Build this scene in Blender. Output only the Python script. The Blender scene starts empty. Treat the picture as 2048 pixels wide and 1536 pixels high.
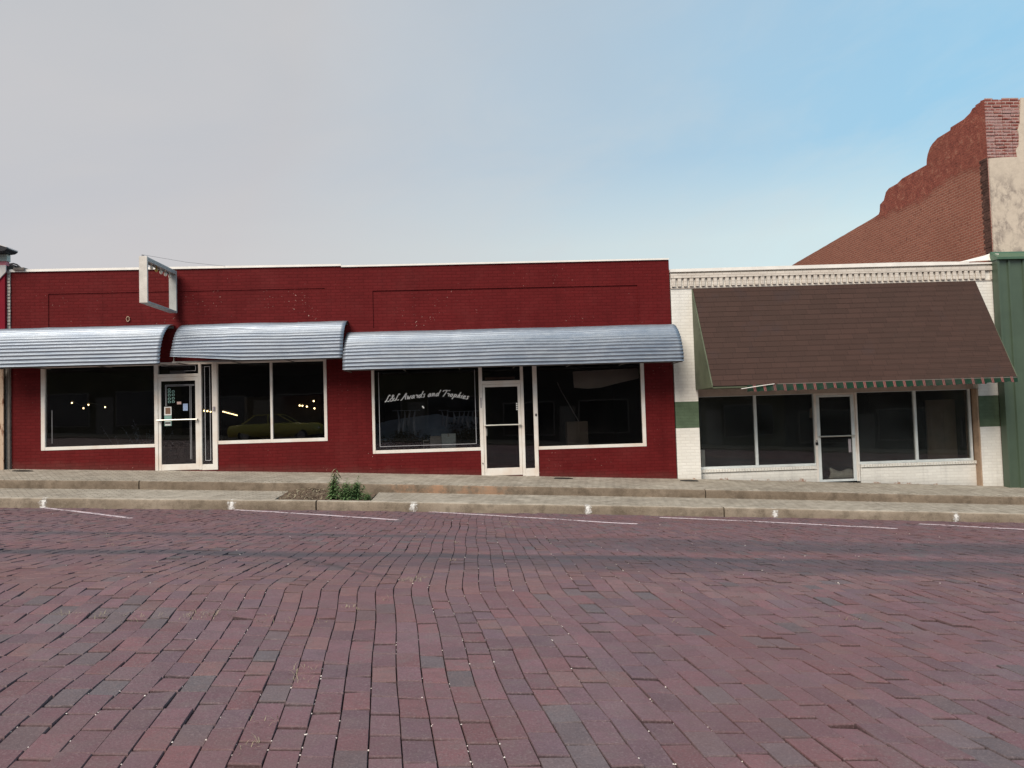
import bpy, math, random
from mathutils import Vector, noise
random.seed(11)
R = math.radians
scene = bpy.context.scene
COL = scene.collection

# ------------------------------------------------------------------ helpers
def lerp(a, b, t): return a + (b - a) * t
def nz(x, y, z=0.0): return noise.noise(Vector((x, y, z)))

class MB:
    """collects faces and links them as ONE mesh object"""
    def __init__(s): s.v = []; s.f = []; s.m = []; s.c = None
    def face(s, pts, mi=0):
        n = len(s.v); s.v += [tuple(p) for p in pts]; s.f.append(tuple(range(n, n + len(pts)))); s.m.append(mi)
    def raw(s, vs, fs, mi=0):
        n = len(s.v); s.v += [tuple(p) for p in vs]
        for f in fs: s.f.append(tuple(i + n for i in f)); s.m.append(mi)
    def box(s, x0, x1, y0, y1, z0, z1, mi=0, ch=0.0):
        if ch <= 0:
            s.raw([(x0,y0,z0),(x1,y0,z0),(x1,y1,z0),(x0,y1,z0),(x0,y0,z1),(x1,y0,z1),(x1,y1,z1),(x0,y1,z1)],
                  [(0,3,2,1),(4,5,6,7),(0,1,5,4),(1,2,6,5),(2,3,7,6),(3,0,4,7)], mi)
            return
        c = ch; vs = []; xs = (x0, x1); ys = (y0, y1); zs = (z0, z1)
        idx = {}
        for i in (0,1):
            for j in (0,1):
                for k in (0,1):
                    sx, sy, sz = (c, -c)[i], (c, -c)[j], (c, -c)[k]
                    idx[i,j,k,'x'] = len(vs); vs.append((xs[i], ys[j]+sy, zs[k]+sz))
                    idx[i,j,k,'y'] = len(vs); vs.append((xs[i]+sx, ys[j], zs[k]+sz))
                    idx[i,j,k,'z'] = len(vs); vs.append((xs[i]+sx, ys[j]+sy, zs[k]))
        q = lambda *k: tuple(idx[a] for a in k)
        fs = []
        for i in (0,1):
            f = q((i,0,0,'x'),(i,1,0,'x'),(i,1,1,'x'),(i,0,1,'x')); fs.append(f if i else f[::-1])
            f = q((0,i,0,'y'),(1,i,0,'y'),(1,i,1,'y'),(0,i,1,'y')); fs.append(f[::-1] if i else f)
            f = q((0,0,i,'z'),(1,0,i,'z'),(1,1,i,'z'),(0,1,i,'z')); fs.append(f if i else f[::-1])
        for j in (0,1):
            for k in (0,1):
                fs.append(q((0,j,k,'y'),(1,j,k,'y'),(1,j,k,'z'),(0,j,k,'z')))
                fs.append(q((j,0,k,'x'),(j,1,k,'x'),(j,1,k,'z'),(j,0,k,'z')))
                fs.append(q((j,k,0,'x'),(j,k,1,'x'),(j,k,1,'y'),(j,k,0,'y')))
        for i in (0,1):
            for j in (0,1):
                for k in (0,1): fs.append(q((i,j,k,'x'),(i,j,k,'y'),(i,j,k,'z')))
        s.raw(vs, fs, mi)
    def prism_x(s, poly, x0, x1, mi=0):            # poly = [(y,z)]
        n = len(poly); vs = [(x0,)+p for p in poly] + [(x1,)+p for p in poly]
        fs = [tuple(range(n))[::-1], tuple(range(n, 2*n))]
        for i in range(n): j = (i+1) % n; fs.append((i, j, n+j, n+i))
        s.raw(vs, fs, mi)
    def prism_y(s, poly, y0, y1, mi=0):            # poly = [(x,z)]
        n = len(poly); vs = [(p[0], y0, p[1]) for p in poly] + [(p[0], y1, p[1]) for p in poly]
        fs = [tuple(range(n)), tuple(range(n, 2*n))[::-1]]
        for i in range(n): j = (i+1) % n; fs.append((i, n+i, n+j, j))
        s.raw(vs, fs, mi)
    def prism_z(s, poly, z0, z1, mi=0):            # poly = [(x,y)]
        n = len(poly); vs = [p + (z0,) for p in poly] + [p + (z1,) for p in poly]
        fs = [tuple(range(n))[::-1], tuple(range(n, 2*n))]
        for i in range(n): j = (i+1) % n; fs.append((i, j, n+j, n+i))
        s.raw(vs, fs, mi)
    def tube(s, pts, r, n=8, mi=0):
        pts = [Vector(p) for p in pts]; rings = []
        for i, p in enumerate(pts):
            d = (pts[min(i+1, len(pts)-1)] - pts[max(i-1, 0)]).normalized()
            a = d.cross(Vector((0,0,1)))
            if a.length < 1e-3: a = d.cross(Vector((1,0,0)))
            a.normalize(); b = d.cross(a).normalized()
            rr = r[i] if isinstance(r, (list, tuple)) else r
            rings.append([tuple(p + a*math.cos(t)*rr + b*math.sin(t)*rr) for t in [2*math.pi*k/n for k in range(n)]])
        vs = [v for g in rings for v in g]; fs = []
        for i in range(len(pts)-1):
            for k in range(n):
                k2 = (k+1) % n; fs.append((i*n+k, i*n+k2, (i+1)*n+k2, (i+1)*n+k))
        fs.append(tuple(range(n))); fs.append(tuple(range((len(pts)-1)*n, len(pts)*n))[::-1])
        s.raw(vs, fs, mi)
    def ball(s, c, r, n=8, m=6, sz=1.0, mi=0):
        vs = []; fs = []
        for i in range(m+1):
            t = math.pi*i/m
            for k in range(n):
                a = 2*math.pi*k/n
                vs.append((c[0]+r*math.sin(t)*math.cos(a), c[1]+r*math.sin(t)*math.sin(a), c[2]+r*sz*math.cos(t)))
        for i in range(m):
            for k in range(n): k2=(k+1)%n; fs.append((i*n+k, (i+1)*n+k, (i+1)*n+k2, i*n+k2))
        s.raw(vs, fs, mi)
    def build(s, name, mat, parent=None, loc=None, smooth=False, label=None):
        me = bpy.data.meshes.new(name)
        o = bpy.data.objects.new(name, me); COL.objects.link(o)
        off = Vector((0,0,0))
        if parent is not None:
            o.parent = parent; p = parent
            while p is not None: off += p.location; p = p.parent
        elif loc is not None:
            off = Vector(loc); o.location = off
        me.from_pydata([(v[0]-off.x, v[1]-off.y, v[2]-off.z) for v in s.v], [], s.f)
        for m in (mat if isinstance(mat, (list, tuple)) else [mat]): me.materials.append(m)
        me.polygons.foreach_set('material_index', s.m)
        if s.c is not None:
            a = me.attributes.new('tone', 'FLOAT_COLOR', 'POINT')
            a.data.foreach_set('color', [x for c in s.c for x in c])
        if smooth: me.polygons.foreach_set('use_smooth', [True]*len(s.f))
        me.update()
        if label: o['label'] = label
        return o

def tag(o, label=None, cat=None, group=None, kind=None):
    if label: o['label'] = label
    if cat: o['category'] = cat
    if group: o['group'] = group
    if kind: o['kind'] = kind
    return o
def empty(name, loc, label, cat, group=None):
    o = bpy.data.objects.new(name, None); COL.objects.link(o); o.location = loc; o.empty_display_size = .2
    return tag(o, label, cat, group)

# ------------------------------------------------------------------ materials
class N:
    def __init__(s, name):
        s.mat = bpy.data.materials.new(name); s.mat.use_nodes = True
        s.nt = s.mat.node_tree; s.bs = s.nt.nodes['Principled BSDF']; s.out = s.nt.nodes['Material Output']
        s._pos = None
    def node(s, t, **kw):
        n = s.nt.nodes.new(t)
        for k, v in kw.items(): setattr(n, k, v)
        return n
    def link(s, a, b): s.nt.links.new(a, b)
    def put(s, sock, v):
        if isinstance(v, bpy.types.NodeSocket): s.link(v, sock)
        elif isinstance(v, (tuple, list)) and len(v) == 3 and sock.type == 'RGBA': sock.default_value = (*v, 1)
        else: sock.default_value = v
    @property
    def pos(s):
        if s._pos is None: s._pos = s.node('ShaderNodeNewGeometry').outputs['Position']
        return s._pos
    def math(s, op, a, b=0.0, c=0.0, clamp=False):
        n = s.node('ShaderNodeMath', operation=op, use_clamp=clamp)
        s.put(n.inputs[0], a); s.put(n.inputs[1], b); s.put(n.inputs[2], c); return n.outputs[0]
    def sep(s, v):
        n = s.node('ShaderNodeSeparateXYZ'); s.put(n.inputs[0], v); return n.outputs
    def comb(s, x, y, z=0.0):
        n = s.node('ShaderNodeCombineXYZ'); s.put(n.inputs[0], x); s.put(n.inputs[1], y); s.put(n.inputs[2], z); return n.outputs[0]
    def noise(s, scale, detail=4, rough=.55, vec=None, dist=0.0):
        n = s.node('ShaderNodeTexNoise'); n.inputs['Scale'].default_value = scale; n.inputs['Detail'].default_value = detail
        n.inputs['Roughness'].default_value = rough; n.inputs['Distortion'].default_value = dist
        s.put(n.inputs['Vector'], vec if vec is not None else s.pos); return n.outputs['Fac']
    def scaled(s, sx, sy, sz, vec=None):
        n = s.node('ShaderNodeVectorMath', operation='MULTIPLY'); s.put(n.inputs[0], vec if vec is not None else s.pos)
        n.inputs[1].default_value = (sx, sy, sz); return n.outputs[0]
    def ramp(s, f, stops):
        n = s.node('ShaderNodeValToRGB'); s.put(n.inputs[0], f); e = n.color_ramp.elements
        while len(e) < len(stops): e.new(.5)
        for i, (p, c) in enumerate(stops):
            e[i].position = p; e[i].color = (*c, 1) if isinstance(c, (tuple, list)) else (c, c, c, 1)
        return n.outputs[0]
    def map(s, f, a, b, c=0.0, d=1.0):
        n = s.node('ShaderNodeMapRange'); s.put(n.inputs[0], f)
        for i, v in enumerate((a, b, c, d)): n.inputs[1+i].default_value = v
        return n.outputs[0]
    def mix(s, f, a, b, mode='MIX'):
        n = s.node('ShaderNodeMix', data_type='RGBA', blend_type=mode); s.put(n.inputs[0], f)
        s.put(n.inputs[6], a); s.put(n.inputs[7], b); return n.outputs[2]
    def bump(s, h, strength=.5, dist=.01, prev=None):
        n = s.node('ShaderNodeBump'); n.inputs['Strength'].default_value = strength; n.inputs['Distance'].default_value = dist
        s.put(n.inputs['Height'], h)
        if prev is not None: s.link(prev, n.inputs['Normal'])
        return n.outputs[0]
    def brick(s, vec, w, h, mortar, c1=(1,1,1), c2=(.6,.6,.6), cm=(0,0,0), smooth=.2, bias=0.0):
        n = s.node('ShaderNodeTexBrick'); s.put(n.inputs['Vector'], vec)
        for k, v in (('Scale',1.0),('Mortar Size',mortar),('Mortar Smooth',smooth),('Bias',bias),('Brick Width',w),('Row Height',h)): n.inputs[k].default_value = v
        s.put(n.inputs['Color1'], c1); s.put(n.inputs['Color2'], c2); s.put(n.inputs['Mortar'], cm)
        return n.outputs['Color'], n.outputs['Fac']
    def done(s, col=None, rough=.8, normal=None, metal=0.0, spec=None):
        if col is not None: s.put(s.bs.inputs['Base Color'], col)
        s.put(s.bs.inputs['Roughness'], rough); s.put(s.bs.inputs['Metallic'], metal)
        if spec is not None: s.bs.inputs['Specular IOR Level'].default_value = spec
        if normal is not None: s.link(normal, s.bs.inputs['Normal'])
        return s.mat

def plain(name, col, rough=.6, metal=0.0, var=.25, scale=6.0, bump=.15, spec=.3):
    n = N(name); f = n.noise(scale, 6, .65)
    lo = tuple(c*(1-var) for c in col); hi = tuple(min(1, c*(1+var)) for c in col)
    c = n.ramp(f, [(.3, lo), (.7, hi)])
    nb = n.bump(n.noise(scale*12, 3), bump, .003)
    return n.done(c, rough, nb, metal, spec)

def painted_brick(name, col, dirt, var=.14, chip=None, chipthr=.75, mort=.82, rough=.55, bands=None, peel=None, fadecol=None):
    n = N(name); x, y, z = n.sep(n.pos)
    wz = n.math('ADD', z, n.math('MULTIPLY', n.math('SUBTRACT', n.noise(.8, 2), .5), .03))
    v = n.comb(n.math('ADD', x, y), wz, 0.0)
    _, fac = n.brick(v, .215, .0735, .011, smooth=.35)
    big = n.noise(.7, 5, .6); med = n.noise(5, 4, .6); fine = n.noise(45, 4, .6)
    base = col; bandmask = None
    if bands:
        m = None
        for (x0, x1, z0, z1) in bands['rects']:
            r = n.math('MULTIPLY', n.math('MULTIPLY', n.math('GREATER_THAN', x, x0), n.math('LESS_THAN', x, x1)),
                       n.math('MULTIPLY', n.math('GREATER_THAN', z, z0), n.math('LESS_THAN', z, z1)))
            m = r if m is None else n.math('MAXIMUM', m, r)
        bandmask = m
    c = n.mix(n.map(big, .35, .7), base, n.mix(.5, base, dirt))
    c = n.mix(n.map(med, .45, .75, 0, .35), c, n.mix(var*3, base, dirt))
    strk = n.noise(1.0, 6, .65, vec=n.scaled(4.2, 4.2, .35))
    c = n.mix(n.map(strk, .50, .72, 0, .40), c, n.mix(1.0, c, (.62,.62,.64), 'MULTIPLY'))
    fade = n.math('MULTIPLY', n.map(n.noise(.9, 6, .7), .50, .72), n.map(fine, .3, .7, .3, 1))
    c = n.mix(n.math('MULTIPLY', fade, .22), c, fadecol if fadecol else (.8,.78,.72))
    gz = n.math('ADD', n.math('SUBTRACT', z, n.math('MULTIPLY', x, -.0517)), n.math('MULTIPLY', n.math('SUBTRACT', n.noise(2.4, 5, .7), .5), .35))
    c = n.mix(n.map(gz, .16, .34, .25, 0), c, n.mix(.45, n.mix(1.0, c, (.6,.58,.56), 'MULTIPLY'), (.20,.16,.13)))
    if bandmask is not None: c = n.mix(bandmask, c, n.mix(n.map(med, .35, .7), bands['col'], tuple(q*.75 for q in bands['col'])))
    rnd, _f = n.brick(v, .215, .0735, .004, (1,1,1), (1-var, 1-var, 1-var), (1,1,1))
    c = n.mix(.9, c, rnd, 'MULTIPLY')
    c = n.mix(n.math('MULTIPLY', fac, 1-mort), c, n.mix(1.0, c, (.5,.45,.42), 'MULTIPLY'))
    if chip:
        cl = n.math('MULTIPLY', n.map(n.noise(1.1, 3), .5, .62), n.map(n.noise(26, 2, .5), chipthr, chipthr+.03))
        c = n.mix(cl, c, chip)
    if peel:
        # paint lost near the pavement: bare brick shows
        zb = n.math('SUBTRACT', z, n.math('MULTIPLY', x, -.0517))
        low = n.map(zb, peel['z0'], peel['z1'], 1, 0)
        pm = n.map(n.math('ADD', n.math('MULTIPLY', low, .38), n.noise(3.2, 5, .7)), .78, .84)
        c = n.mix(pm, c, peel['col'])
    h = n.math('ADD', n.math('MULTIPLY', n.math('SUBTRACT', 1.0, fac), 1.0), n.math('MULTIPLY', fine, .35))
    h = n.math('ADD', h, n.math('MULTIPLY', med, .8))
    return n.done(c, rough, n.bump(h, .45, .005), 0, .06)

RED = (.128, .0132, .0142)
M = {}
M['red_brick'] = painted_brick('painted_red_brick', RED, (.084, .0090, .0100), chip=(.45,.30,.26), chipthr=.70, mort=.60, fadecol=(.22,.055,.052))
M['white_brick'] = painted_brick('painted_white_brick', (.80,.79,.745), (.68,.65,.59), var=.08, mort=.84, rough=.6,
    bands={'rects': [(4.6, 5.31, 1.105, 1.728), (12.1, 12.63, .915, 1.663)], 'col': (.108,.155,.100)},
    peel={'z0': .03, 'z1': .36, 'col': (.36,.21,.15)})
M['white_brick_up'] = painted_brick('painted_cornice_brick', (.70,.65,.585), (.54,.47,.40), var=.14, mort=.6, rough=.65, chip=(.33,.22,.17), chipthr=.70)
M['side_white'] = painted_brick('grey_white_brick', (.48,.44,.40), (.30,.27,.24), mort=.5)

def raw_brick():
    n = N('weathered_orange_brick'); x, y, z = n.sep(n.pos)
    wob = n.math('MULTIPLY', n.math('SUBTRACT', n.noise(1.2, 3), .5), .05)
    v = n.comb(n.math('ADD', x, y), n.math('ADD', z, wob), 0.0)
    col, fac = n.brick(v, .205, .0685, .009, (.290,.108,.074), (.235,.086,.060), (.40,.24,.18), .3)
    dark = n.map(n.noise(9, 3, .5), .62, .70)
    col = n.mix(n.math('MULTIPLY', dark, .55), col, (.11,.030,.026))
    rub = n.noise(5.5, 6, .75, dist=.6)
    upc = n.ramp(rub, [(.30, (.11,.028,.025)), (.45, (.24,.060,.045)), (.55, (.30,.085,.060)), (.66, (.42,.20,.14)), (.75, (.48,.30,.23))])
    edge = n.math('ADD', z, n.math('MULTIPLY', n.math('SUBTRACT', n.noise(.9, 4, .6), .5), 1.1))
    slope = n.math('ADD', edge, n.math('MULTIPLY', y, .02))
    up = n.math('MULTIPLY', n.map(slope, 7.25, 7.45), n.map(y, 5.4, 5.0))
    c_ = n.mix(n.map(n.noise(16, 5, .75), .45, .65, 0, .6), upc, (.13,.035,.030))
    col = n.mix(n.math('MULTIPLY', up, .85), col, c_)
    big = n.noise(.5, 5)
    col = n.mix(n.map(big, .35, .7, 0, .35), col, (.20,.075,.05))
    h = n.math('ADD', n.math('SUBTRACT', 1, fac), n.math('MULTIPLY', n.noise(30, 4), .5))
    h = n.math('ADD', h, n.math('MULTIPLY', n.math('MULTIPLY', up, rub), 2.5))
    return n.done(col, .9, n.bump(h, .8, .012), 0, .2)
M['raw_brick'] = raw_brick()

def front_brick():
    n = N('worn_pink_brick_with_mortar_smears'); x, y, z = n.sep(n.pos)
    v = n.comb(n.math('ADD', x, y), z, 0.0)
    col, fac = n.brick(v, .22, .078, .012, (.30,.12,.10), (.22,.06,.05), (.42,.30,.27), .2)
    sm = n.map(n.noise(7, 6, .7), .42, .58)
    top = n.map(z, 8.62, 8.70)
    sm = n.math('MULTIPLY', sm, n.math('SUBTRACT', 1.0, top))
    col = n.mix(n.math('MULTIPLY', sm, .75), col, (.40,.27,.26))
    h = n.math('ADD', n.math('SUBTRACT', 1, fac), n.noise(25, 5, .7))
    return n.done(col, .9, n.bump(h, .8, .014), 0, .2)
M['front_brick'] = front_brick()

def stucco():
    n = N('stained_cream_stucco')
    st = n.map(n.noise(4.5, 8, .75, vec=n.scaled(1,1,.7), dist=.4), .47, .60)
    x_, y_, z_ = n.sep(n.pos)
    blot = n.math('MULTIPLY', n.map(n.noise(1.2, 3), .36, .5), n.map(z_, 7.2, 6.6))
    c = n.mix(n.noise(1.1, 4), (.52,.45,.37), (.60,.52,.43))
    c = n.mix(n.map(n.noise(9, 6, .75), .45, .7, 0, .5), c, (.40,.34,.28))
    c = n.mix(n.math('MULTIPLY', n.math('MULTIPLY', st, blot), .85), c, (.25,.21,.185))
    return n.done(c, .9, n.bump(n.noise(18, 6, .7), .5, .01), 0, .2)
M['stucco'] = stucco()
M['corner_brick'] = plain('soot_dark_brick', (.085,.045,.036), .9, 0, .55, 9, .4, .2)
M['green_metal'] = plain('green_ribbed_metal', (.062,.092,.062), .42, 0, .12, 1.5, .05, .5)
M['green_cap'] = plain('green_cap_flashing', (.062,.125,.078), .40, 0, .1, 2, .05, .5)
M['green_board'] = plain('green_painted_board', (.092,.108,.068), .6, 0, .22, 3, .25, .3)
M['white_metal'] = plain('white_coping_metal', (.80,.77,.72), .45, 0, .10, 3, .1, .4)
def frame_paint():
    n = N('chalky_white_aluminium')
    c = n.mix(n.map(n.noise(2.2, 4), .38, .68), (.74,.72,.68), (.66,.58,.51))
    gr = n.map(n.noise(24, 4, .7), .60, .72)
    c = n.mix(n.math('MULTIPLY', gr, .35), c, (.33,.27,.22))
    return n.done(c, .5, n.bump(n.noise(60, 3), .15, .002), 0, .4)
M['frame'] = frame_paint()
M['frame_in'] = plain('cool_white_aluminium', (.62,.66,.66), .45, 0, .12, 4, .1, .4)
M['tan_board'] = plain('tan_weathered_board', (.38,.27,.19), .7, 0, .25, 4, .3, .2)
M['header'] = plain('grey_brown_header_board', (.44,.37,.32), .7, 0, .18, 3, .25, .2)
M['bar'] = plain('dull_aluminium', (.52,.51,.47), .35, .7, .12, 8, .05)
M['black'] = plain('black_lock', (.012,.012,.012), .4, 0, .2, 20, .1)
M['dark_void'] = plain('dim_interior_black', (.020,.019,.018), .9, 0, .3, 1.2, .1, .1)  # low albedo puts the dimness of the rooms into the colour
M['dark_floor'] = plain('dim_interior_floor', (.020,.018,.016), .8, 0, .3, 2, .1, .1)  # floor colour carries the same painted-in dimness
M['grime_edge'] = plain('dark_soffit', (.02,.017,.016), .85, 0, .2, 5, .1, .1)

def glass(name, tint, dust=0.0, dustcol=(.3,.3,.28), refl=1.4):
    n = N(name); nt = n.nt; nt.nodes.remove(n.bs)
    tr = n.node('ShaderNodeBsdfTransparent'); tr.inputs[0].default_value = (*tint, 1)
    gl = n.node('ShaderNodeBsdfGlossy'); gl.inputs['Roughness'].default_value = .004; gl.inputs[0].default_value = (1,1,1,1)
    wav = n.bump(n.noise(.9, 2), .06, .02); n.link(wav, gl.inputs['Normal'])
    fr = n.node('ShaderNodeFresnel'); fr.inputs[0].default_value = 1.5
    m1 = n.node('ShaderNodeMixShader'); n.link(n.math('MULTIPLY', fr.outputs[0], refl, clamp=True), m1.inputs[0])
    n.link(tr.outputs[0], m1.inputs[1]); n.link(gl.outputs[0], m1.inputs[2])
    res = m1.outputs[0]
    if dust > 0:
        df = n.node('ShaderNodeBsdfDiffuse'); df.inputs[0].default_value = (*dustcol, 1)
        a = n.noise(.9, 5, .6, dist=.4); b = n.noise(6, 5, .7)
        d = n.math('MULTIPLY', n.map(n.math('ADD', n.math('MULTIPLY', a, .8), n.math('MULTIPLY', b, .2)), .34, .66, .25, 1.3), dust)
        m2 = n.node('ShaderNodeMixShader'); n.link(d, m2.inputs[0]); n.link(res, m2.inputs[1]); n.link(df.outputs[0], m2.inputs[2]); res = m2.outputs[0]
    n.link(res, n.out.inputs[0]); return n.mat
M['glass'] = glass('dark_shop_glass', (.78,.78,.78), .006, (.3,.3,.32))
M['glass_dusty'] = glass('dusty_shop_glass', (.90,.90,.87), .095, (.145,.165,.168))

def galvanised():
    n = N('galvanised_corrugated_sheet')
    st = n.noise(1.3, 6, .7, vec=n.scaled(.6, 2.2, 3.0)); sp = n.noise(14, 5, .7, vec=n.scaled(.35,1,1.4))
    c = n.mix(n.map(st, .35, .7), (.235,.280,.345), (.33,.365,.41))
    c = n.mix(n.map(sp, .5, .7, 0, .45), c, (.44,.48,.52))
    rust = n.map(n.noise(3.5, 6, .75, vec=n.scaled(.5,1,1)), .66, .74, 0, .35)
    c = n.mix(rust, c, (.26,.24,.23))
    r = n.map(sp, .3, .7, .44, .60)
    return n.done(c, r, n.bump(n.noise(5, 4), .12, .02), .74)
M['galv'] = galvanised()
M['galv_frame'] = plain('awning_steel_frame', (.16,.15,.14), .6, .3, .3, 8, .1)

def shingle():
    n = N('brown_asphalt_shingle'); x, y, z = n.sep(n.pos)
    v = n.comb(n.math('ADD', x, n.math('MULTIPLY', n.math('FLOOR', n.math('DIVIDE', n.math('SUBTRACT', z, 2.02), .1268)), .083)), n.math('SUBTRACT', z, 2.02), 0.0)
    col, fac = n.brick(v, .33, .1268, .004, (.060,.033,.0265), (.045,.0255,.0205), (.022,.013,.011), .1)
    big = n.noise(.6, 5, .65)
    col = n.mix(n.map(big, .35, .7, 0, .55), col, (.046,.029,.023))
    g = n.noise(160, 3, .6)
    col = n.mix(n.map(g, .3, .75, .0, .5), col, (.072,.044,.038))
    col = n.mix(n.map(n.noise(1.3, 4), .6, .72, 0, .3), col, (.044,.034,.037))
    h = n.math('ADD', n.math('MULTIPLY', n.math('SUBTRACT', 1, fac), .7), n.math('MULTIPLY', g, .5))
    return n.done(col, .92, n.bump(h, .5, .006), 0, .2)
M['shingle'] = shingle()

def valance_mat():
    n = N('green_canvas_with_pink_stripes'); x, y, z = n.sep(n.pos)
    t = n.math('FRACT', n.math('DIVIDE', n.math('ADD', x, n.math('MULTIPLY', z, .12)), .2255))
    a = n.math('MULTIPLY', n.math('GREATER_THAN', t, .36), n.math('LESS_THAN', t, .43))
    b = n.math('MULTIPLY', n.math('GREATER_THAN', t, .50), n.math('LESS_THAN', t, .57))
    mid = n.math('MULTIPLY', n.math('GREATER_THAN', t, .32), n.math('LESS_THAN', t, .61))
    c = n.mix(mid, (.012,.040,.025), (.105,.030,.030))
    c = n.mix(n.math('MAXIMUM', a, b), c, (.25,.115,.105))
    c = n.mix(n.map(n.noise(5, 4), .45, .7, 0, .6), c, (.05,.05,.045))
    return n.done(c, .9, n.bump(n.noise(40, 3), .2, .004), 0, .15)
M['valance'] = valance_mat()

def concrete(name, base, dark, stain=None, pavers=False, topz=None):
    n = N(name); x, y, z = n.sep(n.pos)
    big = n.noise(.8, 6, .65); mid = n.noise(4, 6, .7); sp = n.noise(70, 3, .65)
    c = n.mix(n.map(big, .35, .68), base, dark)
    c = n.mix(n.map(mid, .46, .66, 0, .75), c, tuple(d*.62 for d in dark))
    c = n.mix(n.map(n.noise(1.7, 7, .75, dist=.5), .52, .66, 0, .65), c, tuple(d*.60 for d in dark))
    c = n.mix(n.map(n.noise(2.3, 6, .7, vec=n.scaled(1,1,3)), .56, .68, 0, .5), c, tuple(min(1, b*1.25) for b in base))
    c = n.mix(n.map(sp, .5, .75, 0, .5), c, tuple(min(1, b*1.35) for b in base))
    c = n.mix(n.map(n.noise(55, 2, .5), .62, .72, 0, .6), c, tuple(d*.45 for d in dark))
    hgt = n.math('ADD', n.math('MULTIPLY', sp, .5), mid)
    if stain:
        m = n.math('MULTIPLY', n.map(n.noise(2.6, 6, .7), .44, .58), n.math('MULTIPLY', n.map(x, -2.0, -1.6), n.map(x, 1.2, .1)))
        c = n.mix(n.math('MULTIPLY', m, .75), c, stain)
    if pavers:
        v = n.comb(n.math('ADD', n.math('MULTIPLY', x, .82), n.math('MULTIPLY', y, .57)), n.math('SUBTRACT', n.math('MULTIPLY', y, .82), n.math('MULTIPLY', x, .57)), 0.0)
        pc, pf = n.brick(v, .21, .105, .009, (1,1,1), (.80,.79,.77), (.8,.8,.8), .2)
        msk = n.map(n.noise(.45, 3), .36, .5)
        c = n.mix(.9, c, pc, 'MULTIPLY')
        c = n.mix(n.math('MULTIPLY', pf, n.math('MULTIPLY', msk, .75)), c, tuple(d*.45 for d in dark))
        hgt = n.math('ADD', hgt, n.math('MULTIPLY', n.math('SUBTRACT', 1, pf), .8))
    return n.done(c, .9, n.bump(hgt, .5, .008), 0, .2)
M['walk'] = concrete('grey_paver_walk', (.435,.395,.335), (.350,.310,.258), pavers=True)
M['kerb_stone'] = concrete('speckled_kerb_concrete', (.300,.250,.195), (.185,.148,.108))
M['riser'] = concrete('stained_step_concrete', (.235,.187,.142), (.145,.112,.082), stain=(.36,.21,.13))
M['lit_nosing'] = concrete('lit_kerb_nosing', (.47,.42,.35), (.33,.285,.23))  # kerb top paler: wear, plus sky light put into the colour

def road_brick():
    n = N('street_paver_brick'); x, y, z = n.sep(n.pos)
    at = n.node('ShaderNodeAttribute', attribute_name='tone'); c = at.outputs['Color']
    sp = n.noise(90, 4, .7); md = n.noise(11, 5, .65); big = n.noise(.55, 4, .6)
    c = n.mix(n.map(md, .40, .70, 0, .7), c, n.mix(.55, c, (.070,.055,.062)))
    c = n.mix(n.map(n.noise(5.5, 5, .7), .48, .70, 0, .55), c, (.170,.125,.128))
    c = n.mix(n.map(sp, .50, .72, 0, .6), c, (.25,.195,.20))
    c = n.mix(n.map(n.noise(120, 3, .7), .56, .70, 0, .6), c, (.045,.030,.034))
    c = n.mix(n.map(big, .45, .65, 0, .35), c, (.150,.066,.064))
    # rubber laid down along the street by tyres
    wob = n.math('MULTIPLY', n.math('SUBTRACT', n.noise(.25, 2), .5), .35)
    yy = n.math('ADD', n.math('ADD', y, wob), n.math('MULTIPLY', x, .002))
    def band(c0, w0, soft):
        d = n.math('ABSOLUTE', n.math('SUBTRACT', yy, c0)); return n.map(d, w0, w0+soft, 1, 0)
    brk = n.map(n.noise(.5, 5, .6, vec=n.scaled(.5, 2, 1)), .30, .55, .35, 1)
    rt = n.map(x, -1.0, 2.5, 0, 1)
    t1 = n.math('MULTIPLY', band(-8.25, .07, .22), n.map(x, -7, 1, .85, .7))
    t2 = n.math('MULTIPLY', band(-10.28, .10, .20), 1.0)
    w1 = n.math('MULTIPLY', band(-8.85, .42, .40), n.math('MULTIPLY', rt, .80))
    w2 = n.math('MULTIPLY', band(-10.72, .32, .30), n.math('MULTIPLY', n.map(x, -3.0, 1.5, .20, 1), .75))
    tt = n.math('MULTIPLY', n.math('MAXIMUM', n.math('MAXIMUM', t1, t2), n.math('MAXIMUM', w1, w2)), brk)
    c = n.mix(n.math('MULTIPLY', tt, .80), c, (.058,.056,.068))
    # an old curved skid
    cx = n.math('SUBTRACT', x, -1.95); cy = n.math('ADD', y, n.math('ADD', 10.3, n.math('MULTIPLY', cx, 1.13)))
    sk = n.math('MULTIPLY', n.map(n.math('ABSOLUTE', cy), .02, .10, 1, 0), n.math('MULTIPLY', n.map(x, -2.1, -1.8), n.map(x, -.5, -.8)))
    c = n.mix(n.math('MULTIPLY', sk, .5), c, (.040,.036,.040))
    h = n.math('ADD', sp, n.math('MULTIPLY', md, 1.6))
    return n.done(c, n.map(md, .3, .7, .62, .85), n.bump(h, .45, .006), 0, .35)
M['paver'] = road_brick()
M['joint'] = plain('dark_joint_dirt', (.040,.029,.029), .95, 0, .5, 25, .6, .1)
M['road_far'] = plain('far_brick_road', (.105,.066,.070), .85, 0, .3, 8, .4, .2)
M['ground'] = plain('bare_ground', (.16,.13,.10), .95, 0, .3, .4, .4, .1)
M['pebble'] = plain('white_limestone_chip', (.72,.66,.62), .8, 0, .15, 90, .2)
M['straw'] = plain('dry_grass', (.33,.29,.20), .85, 0, .3, 20, .2, .1)
M['litter'] = plain('brown_leaf_litter', (.13,.095,.070), .95, 0, .55, 30, .8, .1)
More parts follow.
